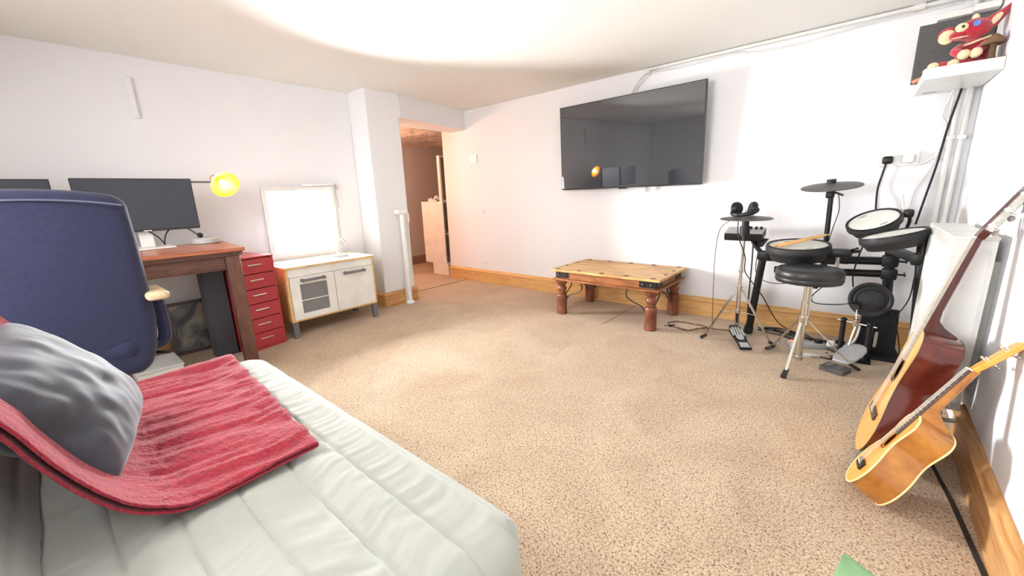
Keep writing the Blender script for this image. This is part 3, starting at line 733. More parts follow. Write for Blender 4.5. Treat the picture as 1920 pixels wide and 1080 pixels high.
# wall plates
tm = thing('thermostat', 'small square cream switch plate on the wall by the opening', 'switch', (-3.585, YB, 1.49))
MB().bx(-3.64, -3.53, YB-.016, YB, 1.44, 1.545).build('plate', 'whitewarm', tm, bevel=.003)
MB().bx(-3.60, -3.57, YB-.021, YB-.016, 1.48, 1.505).build('rocker', 'whitewarm', tm, bevel=.002)
for z, lb in ((.874, 'tiny white cable outlet at mid height on the wall left of the table'), (.245, 'tiny white cable outlet just above the skirting left of the table')):
    t_ = thing('cable_outlet', lb, 'outlet', (-3.48, YB, z))
    MB().bx(-3.50, -3.455, YB-.010, YB, z-.035, z+.035).build('plate', 'wall', t_, bevel=.003)
    MB().cyl((-3.478, YB-.022, z), (-3.478, YB-.010, z), .010).build('nozzle', 'white', t_)

# ------------------------------------------------------------------ coffee table
cf = thing('coffee_table', 'low rustic wooden coffee table with turned legs and iron studs', 'table', (-1.54, 3.2, 0))
AX0, AX1, AY0, AY1, AZ = -2.03, -1.055, 2.885, 3.515, .41
pw = (AY1-AY0)/5
for i in range(5):
    dz_ = .0012*((i*37) % 3)
    MB().bx(AX0, AX1, AY0+i*pw+.0008, AY0+(i+1)*pw-.0008, AZ-.020-.0, AZ-dz_).build('plank', 'tabletop', cf, bevel=.002)
ap0, ap1 = .325, .3895; e = .038
for (a, b, c, d) in ((AX0+e, AX1-e, AY0+e, AY0+e+.022), (AX0+e, AX1-e, AY1-e-.022, AY1-e), (AX0+e, AX0+e+.022, AY0+e+.022, AY1-e-.022), (AX1-e-.022, AX1-e, AY0+e+.022, AY1-e-.022)):
    MB().bx(a, b, c, d, ap0, ap1).build('apron_board', 'tableside', cf, bevel=.002)
rm = MB()
for (a, b, c, d) in ((AX0+.008, AX1-.008, AY0+.008, AY0+.06), (AX0+.008, AX1-.008, AY1-.06, AY1-.008), (AX0+.008, AX0+.06, AY0+.06, AY1-.06), (AX1-.06, AX1-.008, AY0+.06, AY1-.06)): rm.bx(a, b, c, d, .310, .325)
rm.build('lower_rim', 'tableside', cf, bevel=.003)
LP = ((AX0+.085, AY0+.055), (AX1-.075, AY0+.055), (AX0+.085, AY1-.075), (AX1-.075, AY1-.075))
lprof = [(0, 0), (.046, 0), (.048, .006), (.046, .012), (.045, .15), (.047, .165), (.040, .182), (.030, .186), (.036, .192), (.036, .198), (.029, .204), (.034, .212), (.043, .228), (.043, .240), (.033, .256), (.028, .262), (.036, .268), (.055, .298), (.060, .310), (0, .310)]
for (x, y) in LP: MB().lathe(lprof, (x, y, 0), n=28).build('leg', 'tableleg', cf)
# iron straps with studs on the front and right aprons
def strap(p, ax_, nrm):
    p = Vector(p); ax_ = Vector(ax_); nrm = Vector(nrm)
    s_ = MB().bar(p, p+ax_*.13, .004, .052).build('iron_strap', 'iron', cf)
    k = MB()
    for d in (.03, .095): k.ball(p+ax_*d+nrm*.004, .009, n=10)
    k.build('rivet', 'stud', s_)
yf = AY0+e-.002; xr = AX1-e+.002; xl = AX0+e-.002
strap((AX0+e, yf, .358), (1, 0, 0), (0, -1, 0)); strap((AX1-e-.13, yf, .358), (1, 0, 0), (0, -1, 0))
strap((xr, AY0+e, .358), (0, 1, 0), (1, 0, 0)); strap((xr, AY1-e-.13, .358), (0, 1, 0), (1, 0, 0))
for i in range(5):
    for y in (AY0+.035, AY1-.035):
        x = AX0+.06+i*(AX1-AX0-.12)/4
        MB().prism([(x-.024, y, AZ-.001), (x, y-.019, AZ-.001), (x+.024, y, AZ-.001), (x, y+.019, AZ-.001)], (0, 0, .0035)).build('diamond_stud', 'iron', cf)
for j in range(1, 3):
    for x in (AX0+.035, AX1-.035):
        y = AY0+.035+j*(AY1-AY0-.07)/3
        MB().prism([(x-.014, y, AZ-.001), (x, y-.018, AZ-.001), (x+.014, y, AZ-.001), (x, y+.018, AZ-.001)], (0, 0, .0035)).build('diamond_stud', 'iron', cf)
# S-shaped iron braces from legs to the rim
for (x, y), dxs in zip(LP, ((1, 1), (-1, 1), (1, -1), (-1, -1))):
    for d in (Vector((dxs[0], 0, 0)), Vector((0, dxs[1], 0))):
        b = Vector((x, y, 0))+d*.045
        L_ = .16 if d.x else .12
        MB().tube(spl([b+Vector((0, 0, .13)), b+d*.03+Vector((0, 0, .175)), b+d*L_*.6+Vector((0, 0, .20)), b+d*L_*.95+Vector((0, 0, .235)), b+d*L_+Vector((0, 0, .275)), b+d*L_*.9+Vector((0, 0, .312))], 6), .005).build('iron_brace', 'iron', cf)
cc = thing('cable_coil', 'loosely coiled brownish cable with a jack on the carpet beside the table', 'cable', (-.95, 3.15, 0))
pts = []
for k in range(40):
    a = k/40*4*pi; pts.append((-.93+.13*cos(a)+.02*sin(3*a), 3.17+.09*sin(a)+.02*cos(2*a), .006+.003*(k % 3)))
pts += [(-.78, 3.2, .006), (-.70, 3.22, .006), (-.6, 3.25, .006)]
MB().tube(spl(pts, 3), .0035, 6).build('cord', 'copperwire', cc)
MB().cyl((-1.035, 3.085, .010), (-1.00, 3.105, .010), .009).cyl((-1.07, 3.065, .010), (-1.035, 3.085, .010), .003).build('jack', 'black', cc)

# ------------------------------------------------------------------ electronic drum kit
dk_ = thing('electronic_drum_kit', 'black electronic drum kit with white mesh pads on a tubular rack', 'drum kit', (0, 3.2, 0))
K = 'blackmetal'
def post(p0, p1, r, name='post'): return MB().cyl(p0, p1, r, n=20).build(name, K, dk_)
lg = post((-.52, 3.27, 0), (-.468, 3.23, .60), .024, 'rack_leg'); MB().cyl((-.523, 3.272, 0), (-.517, 3.27, .05), .030).build('rubber_foot', 'rubber', lg)
lg = post((.330, 2.90, 0), (.268, 2.93, .82), .026, 'rack_leg'); MB().cyl((.331, 2.90, 0), (.327, 2.90, .05), .031).build('rubber_foot', 'rubber', lg)
cpz = post((.215, 3.33, .0), (.175, 3.30, .66), .026, 'rack_leg'); MB().cyl((.216, 3.33, 0), (.213, 3.33, .05), .032).build('rubber_foot', 'rubber', cpz)
post((-.468, 3.23, .575), (.175, 3.30, .588), .025, 'rack_beam')
post((-.40, 3.26, .492), (.185, 3.30, .510), .023, 'rack_beam')
MB().bar((.175, 3.30, .66), (.272, 2.93, .655), .045, .045).build('rack_beam', K, dk_, bevel=.006)
for p, s_ in (((-.468, 3.23, .59), .036), ((.18, 3.30, .59), .040), ((.185, 3.30, .51), .038), ((-.10, 3.27, .582), .034), ((-.03, 3.28, .583), .028), ((.272, 2.93, .66), .036)):
    cl = MB().rbox(p, (s_*2, s_*1.8, s_*1.8), .012, (4, 4, 4)).build('clamp', 'black', dk_)
    MB().cyl(Vector(p)+Vector((s_, 0, 0)), Vector(p)+Vector((s_+.03, -.005, 0)), .006).bar(Vector(p)+Vector((s_+.03, -.03, .0)), Vector(p)+Vector((s_+.03, .025, .006)), .008, .012).build('wing_nut', 'black', cl)
def pad(c, r, h, nrm, name, mesh=True):
    nrm = Vector(nrm).normalized(); c = Vector(c)
    sh = MB().lathe([(0, -h), (r*.80, -h), (r*.90, -h*.55), (r*.985, -h*.40), (r*1.0, -h*.30), (r*1.0, .0), (r*.97, .010), (r*.90, .010), (r*.885, .002), (0, .002)], c, nrm, n=48).build(name, 'rubber', dk_, smooth=40)
    MB().lathe([(0, .0035), (r*.885, .0035), (r*.885, .006), (0, .006)], c, nrm, n=48).build('drum_head', 'mesh' if mesh else 'rubber', sh)
    x, y, z = frame_of(nrm)
    ring = [c+nrm*.0075+(x*cos(a*pi/24)+y*sin(a*pi/24))*r*.955 for a in range(48)]
    MB().tube(ring, .006, 6, closed=True).build('rim_hoop', 'black', sh)
    # small printed mark near the rim on the head
    if mesh:
        for sgn in (1, -1):
            d = (x*cos(2.2)+y*sin(2.2))*sgn; tt = nrm.cross(d)
            MB().bar(c+nrm*.0066+d*r*.66-tt*.018, c+nrm*.0066+d*r*.66+tt*.018, .008, .0006, up=nrm).build('printed_mark', 'markink', sh)
    return sh
pad((-.262, 3.02, .692), .168, .085, (-.02, -.10, 1), 'snare_pad')
pad((.070, 3.10, .842), .125, .060, (-.34, -.42, 1), 'tom_pad')
pad((.150, 2.87, .786), .138, .062, (-.26, -.03, 1), 'floor_tom_pad')
# pad mounts
def arm(pts, r=.009, name='mount_rod'): return MB().tube(spl(pts, 5), r).build(name, K, dk_)
arm([(-.10, 3.27, .60), (-.09, 3.17, .63), (-.08, 3.10, .66)])
MB().rbox((-.055, 3.06, .655), (.11, .07, .05), .012, (4, 4, 4)).build('mount_block', 'black', dk_)
MB().cyl((-.0, 3.06, .665), (.035, 3.05, .672), .009).build('mount_knob', 'black', dk_)
MB().cyl((-.062, 3.10, .50), (-.062, 3.10, .64), .010).build('mount_rod', 'chrome', dk_)
arm([(.21, 3.17, .885), (.225, 3.20, .83), (.20, 3.28, .70), (.18, 3.30, .62)])
MB().rbox((.212, 3.15, .882), (.045, .05, .045), .01, (4, 4, 4)).build('mount_block', 'black', dk_)
MB().cyl((.19, 3.16, .90), (.175, 3.18, .985), .007).build('mount_rod', 'chrome', dk_)
arm([(.27, 2.93, .80), (.25, 2.91, .76), (.20, 2.88, .74)], .012)
MB().rbox((.285, 2.90, .790), (.05, .06, .07), .01, (4, 4, 4)).build('mount_block', 'black', dk_)
arm([(.02, 2.95, .70), (-.02, 3.1, .665), (-.06, 3.20, .63), (-.10, 3.26, .60)], .006)
# cymbal on its post
post((-.135, 3.29, .50), (-.145, 3.29, .985), .014, 'cymbal_post'); post((-.132, 3.28, .47), (-.135, 3.29, .66), .019, 'cymbal_post')
MB().rbox((-.150, 3.285, .992), (.045, .05, .05), .01, (4, 4, 4)).build('clamp', 'black', dk_)
MB().bar((-.13, 3.28, 1.005), (-.085, 3.27, .985), .012, .012).build('wing_nut', 'black', dk_)
cy = MB().lathe([(0, -.004), (.155, -.010), (.158, -.006), (.155, -.003), (.06, .008), (.035, .016), (0, .018)], (-.150, 3.27, 1.046), (-.05, -.16, 1), n=56).build('cymbal_pad', 'cymbal', dk_)
MB().cyl((-.151, 3.268, 1.060), (-.152, 3.265, 1.084), .024, n=20).build('cymbal_nut', 'black', cy)
MB().cyl((-.148, 3.275, .99), (-.150, 3.27, 1.046), .006).build('cymbal_rod', 'chrome', cy)
# sound module
sm_ = MB().rbox((-.612, 3.33, .722), (.245, .15, .055), .008, (6, 6, 4), rot=Matrix.Rotation(radians(14), 3, 'X')).build('sound_module', 'black', dk_)
MB().bx(-.12, .12, -.07, .07, .0275, .0295, Matrix.Translation((-.612, 3.33, .722)) @ Matrix.Rotation(radians(14), 4, 'X')).build('module_face', 'lightgrey', sm_)
kn = MB()
for i in range(4):
    p = Matrix.Translation((-.612, 3.33, .722)) @ Matrix.Rotation(radians(14), 4, 'X') @ Vector((-.0+i*.032, .03, .0295))
    kn = MB().cyl(p, p+Vector((0, -.004, .018)), .009, .008, 12).build('module_knob', 'black', sm_)
arm([(-.56, 3.32, .69), (-.53, 3.28, .65), (-.48, 3.24, .60)], .016)
MB().prism([(-.58, 3.30, .695), (-.46, 3.30, .695), (-.49, 3.28, .64), (-.53, 3.28, .64)], (0, .05, 0)).build('module_bracket', 'black', dk_)

# kick pad tower
kt = thing('kick_pad', 'round black kick drum pad on a low black tower beside the bass pedal', 'drum pad', (.15, 3.25, 0))
MB().prism([(-.115, 0), (.135, 0), (.105, .06), (.095, .30), (-.075, .30), (-.085, .06)], (0, .03, 0), (.165, 3.255, 0.0), ((1, 0, 0), (0, 0, 1))).build('tower', 'black', kt, bevel=.006)
MB().bx(.03, .31, 3.15, 3.29, 0, .018).build('base_plate', 'black', kt, bevel=.004)
dsc = MB().lathe([(0, -.03), (.085, -.03), (.100, -.012), (.106, 0), (.103, .008), (.092, .010), (.080, .004), (.070, .006), (.045, .012), (.02, .011), (0, .012)], (.118, 3.20, .360), (-.03, -1, .10), n=52).build('pad_disc', 'rubber', kt)
MB().tube([Vector((.118, 3.188, .360))+Vector((cos(a*pi/20)*.068, 0, sin(a*pi/20)*.068)) for a in range(40)], .0025, 6, closed=True).build('target_ring', 'black', dsc)
MB().cyl((.118, 3.20, .36), (.13, 3.26, .33), .03).build('pad_mount', 'black', kt)
# bass pedal
bp_ = thing('bass_pedal', 'grey chrome-linked bass drum pedal in front of the kick pad', 'pedal', (.08, 2.98, 0))
MB().prism([(-.040, 0), (.040, 0), (.055, .05), (.062, .12), (.058, .18), (.040, .222), (.015, .238), (-.015, .238), (-.040, .222), (-.058, .18), (-.062, .12), (-.055, .05)], (0, 0, .012), (.022, 2.875, .040), ((.92, -.38, 0), (.34, .90, .22))).build('foot_board', 'lightgrey', bp_, bevel=.004)
MB().prism([(-.06, 0), (.06, 0), (.06, .10), (-.06, .10)], (0, 0, .028), (-.015, 2.785, .0), ((.92, -.38, 0), (.38, .92, 0))).build('heel_plate', 'boarddark', bp_, bevel=.004)
o = MB()
for k in (-.03, .02):
    o.prism([(k-.012, .02), (k+.012, .02), (k+.012, .08), (k-.012, .08)], (0, 0, .003), (-.015, 2.785, .028), ((.92, -.38, 0), (.38, .92, 0)))
o.build('grip_strip', 'greyplastic', bp_)
MB().prism([(-.05, 0), (.06, 0), (.07, .095), (-.06, .095)], (0, 0, .015), (.10, 3.035, .0), ((1, .1, 0), (-.1, 1, 0))).build('base_plate', 'black', bp_, bevel=.003)
for x, y in ((.012, 3.105), (.135, 3.075)): MB().cyl((x, y, .0), (x-.002, y+.01, .235), .014).ball((x-.002, y+.01, .235), .019, n=10).build('upright', 'black', bp_)
MB().cyl((-.02, 3.115, .235), (.165, 3.085, .222), .0055).build('axle', 'chrome', bp_)
MB().rbox((.068, 3.098, .232), (.035, .03, .045), .005, (3, 3, 3)).build('beater_hub', 'chrome', bp_)
MB().cyl((.068, 3.10, .24), (.062, 3.13, .315), .004).build('beater_rod', 'chrome', bp_)
MB().cyl((.050, 3.115, .325), (.066, 3.16, .330), .020, n=20).build('beater', 'rubber', bp_)
MB().tube([(.165+.0*k, 3.08, .20-.012*k) for k in range(9)], .008).build('spring', 'chrome', bp_)
MB().bar((.068, 3.09, .21), (.05, 3.07, .095), .012, .004).build('chain', 'stud', bp_)

# drum throne
th = thing('drum_throne', 'round black vinyl drum stool on a chrome tripod', 'stool', (-.175, 2.77, 0))
sx_, sy_ = -.172, 2.77
MB().lathe([(0, .520), (.13, .520), (.155, .524), (.160, .535), (.161, .548), (.158, .553), (.161, .558), (.160, .585), (.150, .600), (.12, .606), (0, .608)], (sx_, sy_, 0), n=56).build('seat', 'seatvinyl', th, smooth=50)
MB().cyl((sx_+.04, sy_-.06, .50), (sx_+.04, sy_-.06, .52), .012).build('seat_bolt', 'black', th)
MB().cyl((sx_, sy_, .30), (sx_, sy_, .52), .0125).build('post', 'chrome', th)
MB().cyl((sx_, sy_, .055), (sx_, sy_, .40), .017).build('outer_tube', 'chrome', th)
MB().cyl((sx_+.02, sy_, .30), (sx_+.02, sy_, .52), .006).build('thread_rod', 'chrome', th)
MB().cyl((sx_, sy_, .27), (sx_, sy_, .315), .026).build('collar', 'chrome', th)
MB().cyl((sx_, sy_, .05), (sx_, sy_, .075), .023).build('collar', 'chrome', th)
for f in ((-.212, 2.560), (.100, 2.905), (-.350, 3.075-.10)):
    f = Vector((f[0], f[1], 0)); c = Vector((sx_, sy_, 0)); d = (f-c).normalized()
    l_ = MB().bar(c+d*.03+Vector((0, 0, .285)), f-d*.02+Vector((0, 0, .022)), .014, .006).build('tripod_leg', 'chrome', th)
    MB().bar(f-d*.045+Vector((0, 0, .042)), f+d*.01+Vector((0, 0, .008)), .020, .016, w2=.026, h2=.016).build('rubber_foot', 'rubber', l_)
    MB().bar(c+d*.02+Vector((0, 0, .065)), f-d*.10+Vector((0, 0, .10)), .012, .004).build('tripod_brace', 'chrome', th)

# hi-hat
hh_ = thing('hi_hat_stand', 'chrome hi-hat stand with a grey cymbal pad and foot pedal', 'hi-hat', (-.57, 3.1, 0))
hx, hy = -.572, 3.10
MB().cyl((hx+.006, hy, .10), (hx, hy, .45), .011).cyl((hx, hy, .40), (hx, hy, .72), .009).build('tube', 'chrome', hh_)
MB().cyl((hx, hy, .72), (hx-.008, hy, 1.055), .0022).build('pull_rod', 'chrome', hh_)
MB().cyl((hx, hy, .345), (hx, hy, .385), .017).cyl((hx+.004, hy, .19), (hx+.004, hy, .215), .016).cyl((hx, hy, .48), (hx, hy, .50), .014).build('collar', 'chrome', hh_)
MB().cyl((hx, hy, .735), (hx, hy, .80), .030, n=20).cyl((hx, hy, .80), (hx, hy, .835), .022).cyl((hx, hy, .70), (hx, hy, .735), .014).build('sensor_body', 'black', hh_)
MB().lathe([(0, -.006), (.155, -.012), (.158, -.008), (.15, -.003), (.05, .010), (0, .014)], (hx, hy, .857), (.0, -.02, 1), n=56).build('cymbal_pad', 'cymbal', hh_)
MB().cyl((hx, hy, .87), (hx, hy, .905), .010).build('clutch', 'chrome', hh_)
for f in ((-.757, 2.962), (-.330, 3.06), (-.62, 3.33)):
    f = Vector((f[0], f[1], 0)); c = Vector((hx, hy, 0)); d = (f-c).normalized(); s_ = Vector((-d.y, d.x, 0))*.009
    lb = MB()
    for k in (-1, 1): lb.bar(c+d*.02+s_*k+Vector((0, 0, .355)), f-d*.02+s_*k*.5+Vector((0, 0, .02)), .005, .008)
    l_ = lb.build('tripod_leg', 'chrome', hh_)
    MB().bar(f-d*.03+Vector((0, 0, .03)), f+d*.01+Vector((0, 0, .007)), .02, .014).build('rubber_foot', 'rubber', l_)
    MB().bar(c+d*.01+Vector((0, 0, .20)), c.lerp(f, .5)+Vector((0, 0, .195)), .010, .004).build('tripod_brace', 'chrome', hh_)
A1 = Vector((-.585, 3.085, .0)); D1 = Vector((.47, -.86, 0)).normalized(); S1 = Vector((D1.y, -D1.x, 0))
MB().bar((hx+.006, hy, .10), (hx+.004, hy-.02, .19), .012, .012).build('linkage', 'black', hh_)
fbp = MB().prism([(0, -.028), (.06, -.046), (.14, -.040), (.20, -.034), (.27, -.036), (.27, .036), (.20, .034), (.14, .040), (.06, .046), (0, .028)], (0, 0, .012), A1+Vector((0, 0, .088)), (D1+Vector((0, 0, -.26)), -S1)).build('foot_board', 'black', hh_)
o = MB(); nb = Vector((0, 0, .0125))
UU = D1+Vector((0, 0, -.26))
for k in (-.034, -.018, 0, .018, .034):
    w0 = abs(k) > .03
    o.prism([(.03 if not w0 else .05, k-.006), (.13, k-.006), (.13, k+.006), (.03 if not w0 else .05, k+.006)], (0, 0, .002), A1+Vector((0, 0, .0885))+nb, (UU, -S1))
o.prism([(.15+.03*cos(a*pi/8)-.0, .024*sin(a*pi/8)) for a in range(16)], (0, 0, .002), A1+Vector((0, 0, .0885))+nb, (UU, -S1))
o.prism([(.21, -.026), (.262, -.028), (.262, .028), (.21, .026)], (0, 0, .002), A1+Vector((0, 0, .0885))+nb, (UU, -S1))
o.build('tread_plate', 'lightgrey', fbp)

# headphones on the hi-hat
hp = thing('headphones', 'black headphones resting on the hi-hat cymbal pad', 'headphones', (hx, hy, .86))
for k, yy in ((-1, 0), (1, 0)):
    c_ = Vector((hx+k*.046-.008, hy-.03, .918))
    MB().lathe([(0, -.020), (.036, -.020), (.044, -.010), (.044, .006), (.036, .018), (0, .014)], c_, (-k*.9, -.45, .2), n=28).build('ear_cup', 'black', hp)
MB().tube(spl([(hx-.072, hy-.03, .905), (hx-.07, hy-.075, .885), (hx-.02, hy-.105, .880), (hx+.045, hy-.095, .890), (hx+.068, hy-.05, .905), (hx+.062, hy-.03, .915)], 8), .013).build('headband', 'black', hp)
# drumsticks lying on the snare pad
def stick(a, b, label):
    a = Vector(a); b = Vector(b); d = (b-a).normalized(); L_ = (b-a).length
    t = thing('drumstick', label, 'drumstick', a, 'drumsticks on the snare pad')
    MB().tube([a, a+d*.004, a+d*(L_-.06), a+d*(L_-.012)], 0, 12, rr=[.0045, .0072, .0070, .0035]).build('shaft', 'stick', t)
    MB().ball(a+d*(L_-.006), .0055, n=10).build('tip', 'stick', t)
stick((-.375, 2.915, .697), (-.135, 3.12, .757), 'pale wooden drumstick on the left of the pair on the snare')
stick((-.345, 2.905, .697), (-.115, 3.115, .758), 'pale wooden drumstick on the right of the pair on the snare')

# power strip, adapters and cables on the floor
ps = thing('power_strip', 'grey power strip with a red switch on the carpet below the drum kit', 'power strip', (-.1, 3.17, 0))
R_ = Matrix.Translation((-.10, 3.20, 0)) @ Matrix.Rotation(radians(24), 4, 'Z')
MB().bx(-.17, .17, -.028, .028, 0, .035, R_).build('strip_body', 'lightgrey', ps, bevel=.005)
MB().bx(-.160, -.135, -.015, .015, .035, .042, R_).build('switch', 'orange', ps, bevel=.002)
MB().bx(-.168, -.13, -.030, -.024, .002, .03, R_).build('end_cap', 'white', ps)
for k in (0, .06, .12):
    MB().bx(k-.02, k+.02, -.02, .02, .035, .060, R_).build('socket_plug', 'black', ps, bevel=.006)
ch = thing('white_plug', 'white plug on the power strip beneath the stool', 'plug', (.0, 3.2, .04))
MB().bx(-.022, .022, -.018, .018, .036, .075, Matrix.Translation((-.035, 3.165, 0))).build('plug_body', 'white', ch, bevel=.008)
MB().tube(spl([(-.02, 3.16, .055), (.03, 3.17, .05), (.08, 3.22, .09), (.095, 3.27, .2), (.10, 3.31, .33)], 8), .006).build('flex', 'white', ch)
ch = thing('white_connector', 'small white connector with black lead lying in front of the power strip', 'connector', (-.12, 2.98, 0))
MB().tube([(-.155, 2.985, .012), (-.135, 2.990, .012), (-.085, 3.00, .012), (-.075, 3.005, .012)], 0, 10, rr=[.010, .012, .012, .007]).build('connector_body', 'white', ch)
MB().tube(spl([(-.075, 3.005, .010), (-.03, 3.00, .008), (-.02, 3.04, .008), (-.05, 3.10, .01)], 6), .004).build('lead', 'black', ch)
random.seed(3)
for i in range(7):
    x0 = -.50+random.random()*.08; y0 = 3.36+random.random()*.10
    pts = [(x0, y0, .008)]
    for k in range(1, 7):
        pts.append((x0+k*.085+random.uniform(-.02, .02), 3.40-.035*k*(.5+.2*i)+random.uniform(-.05, .06)+.04, .007+.004*(i % 3)))
    pts = [(a, min(b, 3.50), c) for a, b, c in pts]
    wire('floor_cable', pts, .004, 'black', 'black cable tangled on the carpet under the drum kit', group='black cables tangled under the drum kit')
# hanging cables by the hi-hat and rack
wire('hanging_cable', [(-.64, 3.07, .85), (-.72, 3.08, .78), (-.745, 3.10, .60), (-.74, 3.1, .35), (-.73, 3.12, .03)], .0025, 'copperwire', 'thin brown cable hanging left of the hi-hat stand')
wire('hanging_cable', [(-.61, 3.06, .84), (-.60, 3.05, .74), (-.55, 3.06, .60), (-.545, 3.07, .5), (-.50, 3.10, .42), (-.44, 3.2, .30), (-.34, 3.3, .10), (-.2, 3.35, .02)], .0035, 'black', 'black cable dropping from the hi-hat sensor past the rack leg')
wire('hanging_cable', [(-.55, 3.30, .68), (-.54, 3.27, .5), (-.535, 3.25, .25), (-.53, 3.3, .02)], .005, 'black', 'thick black cable hanging straight down from the sound module')
wire('hanging_cable', [(-.50, 3.30, .68), (-.515, 3.28, .55), (-.50, 3.25, .45), (-.42, 3.2, .41), (-.30, 3.15, .43), (-.24, 3.14, .52)], .0028, 'black', 'thin black cable looping from the module to the stool side')
wire('hanging_cable', [(-.11, 3.27, 1.0), (-.095, 3.27, .90), (-.11, 3.27, .80), (-.125, 3.27, .70)], .0025, 'black', 'thin black cable beside the tall cymbal post')
wire('hanging_cable', [(.05, 3.05, .74), (.03, 3.15, .62), (.02, 3.22, .5), (.03, 3.25, .42)], .004, 'black', 'black cable behind the two right pads')
wire('hanging_cable', [(-.10, 2.80, .50), (-.15, 2.85, .42), (-.13, 2.95, .36), (-.02, 3.05, .345), (.06, 3.16, .35)], .003, 'black', 'thin black cable from under the stool to the kick pad')
wire('hanging_cable', [(.27, 3.0, .55), (.27, 3.05, .42), (.24, 3.12, .30), (.22, 3.18, .2), (.20, 3.2, .12)], .003, 'black', 'thin black cable beside the right rack leg')
wire('hanging_cable', [(.20, 3.22, .33), (.25, 3.2, .22), (.28, 3.2, .10), (.29, 3.22, .01)], .003, 'black', 'thin black cable dropping to the floor right of the kick pad')

# ------------------------------------------------------------------ corner: sockets, pipes, shelf
sk = thing('wall_socket', 'white double wall socket plate above the tom pad', 'socket', (.15, YB, 1.19))
MB().bx(.060, .245, YB-.010, YB, 1.148, 1.230).build('plate', 'white', sk, bevel=.003)
for x in (.140, .160): MB().bx(x-.006, x+.006, YB-.014, YB-.010, 1.195, 1.215).build('switch', 'white', sk, bevel=.001)
pg = thing('mains_plug', 'black mains plug in the left half of the wall socket', 'plug', (.10, YB-.01, 1.19))
MB().rbox((.099, YB-.028, 1.188), (.050, .036, .046), .012, (5, 4, 5)).build('plug_body', 'black', pg)
MB().tube(spl([(.094, YB-.035, 1.165), (.085, YB-.03, 1.10), (.075, YB-.03, 1.02), (.078, YB-.05, .93), (.09, YB-.06, .80)], 8), .0055).build('flex', 'black', pg)
pg = thing('mains_plug', 'white mains plug in the right half of the wall socket', 'plug', (.19, YB-.01, 1.19))
MB().rbox((.192, YB-.028, 1.190), (.052, .036, .048), .008, (5, 4, 5)).build('plug_body', 'white', pg)
MB().tube(spl([(.19, YB-.035, 1.166), (.205, YB-.03, 1.152), (.25, YB-.025, 1.155), (.30, YB-.03, 1.19), (.335, YB-.05, 1.24), (.345, YB-.05, 1.32), (.33, YB-.04, 1.40), (.335, YB-.04, 1.56)], 8), .005).build('flex', 'white', pg)
wire('shelf_cable', [(.355, YB-.075, 1.55), (.33, YB-.08, 1.35), (.315, YB-.08, 1.15), (.29, YB-.09, .95), (.27, YB-.12, .80)], .0055, 'black', 'black cable dropping from the corner shelf to behind the radiator')
wire('shelf_cable', [(.325, YB-.07, 1.55), (.30, YB-.06, 1.42), (.325, YB-.06, 1.35), (.30, YB-.06, 1.15), (.245, YB-.05, 1.0), (.235, YB-.05, .89)], .005, 'white', 'white cable dropping from the corner shelf to a splitter')
sp_ = thing('cable_splitter', 'small grey splitter with two white tails below the shelf cable', 'splitter', (.235, YB-.05, .885))
MB().bx(.226, .244, YB-.06, YB-.04, .875, .892).build('splitter_body', 'lightgrey', sp_, bevel=.002)
MB().tube([(.24, YB-.05, .877), (.265, YB-.07, .79)], .004).tube([(.23, YB-.05, .877), (.19, YB-.05, .80)], .003).build('tails', 'white', sp_)
for x, lb in ((.352, 'white vertical pipe in the corner, left of the pair'), (.392, 'white vertical pipe in the corner, right of the pair')):
    p_ = thing('wall_pipe', lb, 'pipe', (x, YB-.045, 0))
    MB().cyl((x, YB-.045, .0), (x, YB-.045, CZ), .0135, n=20).build('pipe', 'white', p_)
    MB().bx(x-.019, x+.019, YB-.062, YB, 1.28, 1.30).build('pipe_clip', 'white', p_)

sh = thing('corner_shelf', 'white thick floating shelf high in the right corner', 'shelf', (.30, 3.3, 1.55))
MB().bx(.168, wr(3.0)-.001, 3.025, YB-.062, 1.547, 1.600).build('shelf_board', 'white', sh, bevel=.002)
MB().bx(.168, .333, YB-.062, YB, 1.547, 1.600).build('shelf_back', 'white', sh)
MB().bx(.20, .255, 3.47, 3.475, 1.5455, 1.547).build('slot', 'dark', sh)
dp = thing('dark_screen', 'dark grey flat panel leaning on the wall behind the red toy', 'panel', (.29, 3.47, 1.60))
MB().bx(.140, .432, 3.452, 3.470, 1.602, 1.905).build('panel_face', 'boarddark', dp, bevel=.002)
MB().bx(.145, .432, 3.470, 3.480, 1.61, 1.90).build('panel_back', 'whitewarm', dp)
fbx = thing('fuse_box', 'cream electrical box above the dark panel in the corner', 'box', (.33, 3.52, 1.9))
MB().bx(.205, .335, 3.43, YB, 1.912, 1.945).build('box_body', 'whitewarm', fbx, bevel=.003)
MB().bx(.335, .43, 3.40, 3.48, 1.912, 1.945).build('box_end', 'whitewarm', fbx, bevel=.003)
vl = thing('pipe_valve', 'black handled valve on small pipes at the top corner', 'valve', (.38, 3.4, 1.99))
MB().tube([(.34, 3.40, 1.972), (.43, 3.36, 1.985)], .006).build('valve_stem', 'chrome', vl)
for x in (.345, .375, .40): MB().cyl((x, 3.39, 1.972), (x+.012, 3.385, 1.976), .014).build('valve_knob', 'black', vl)

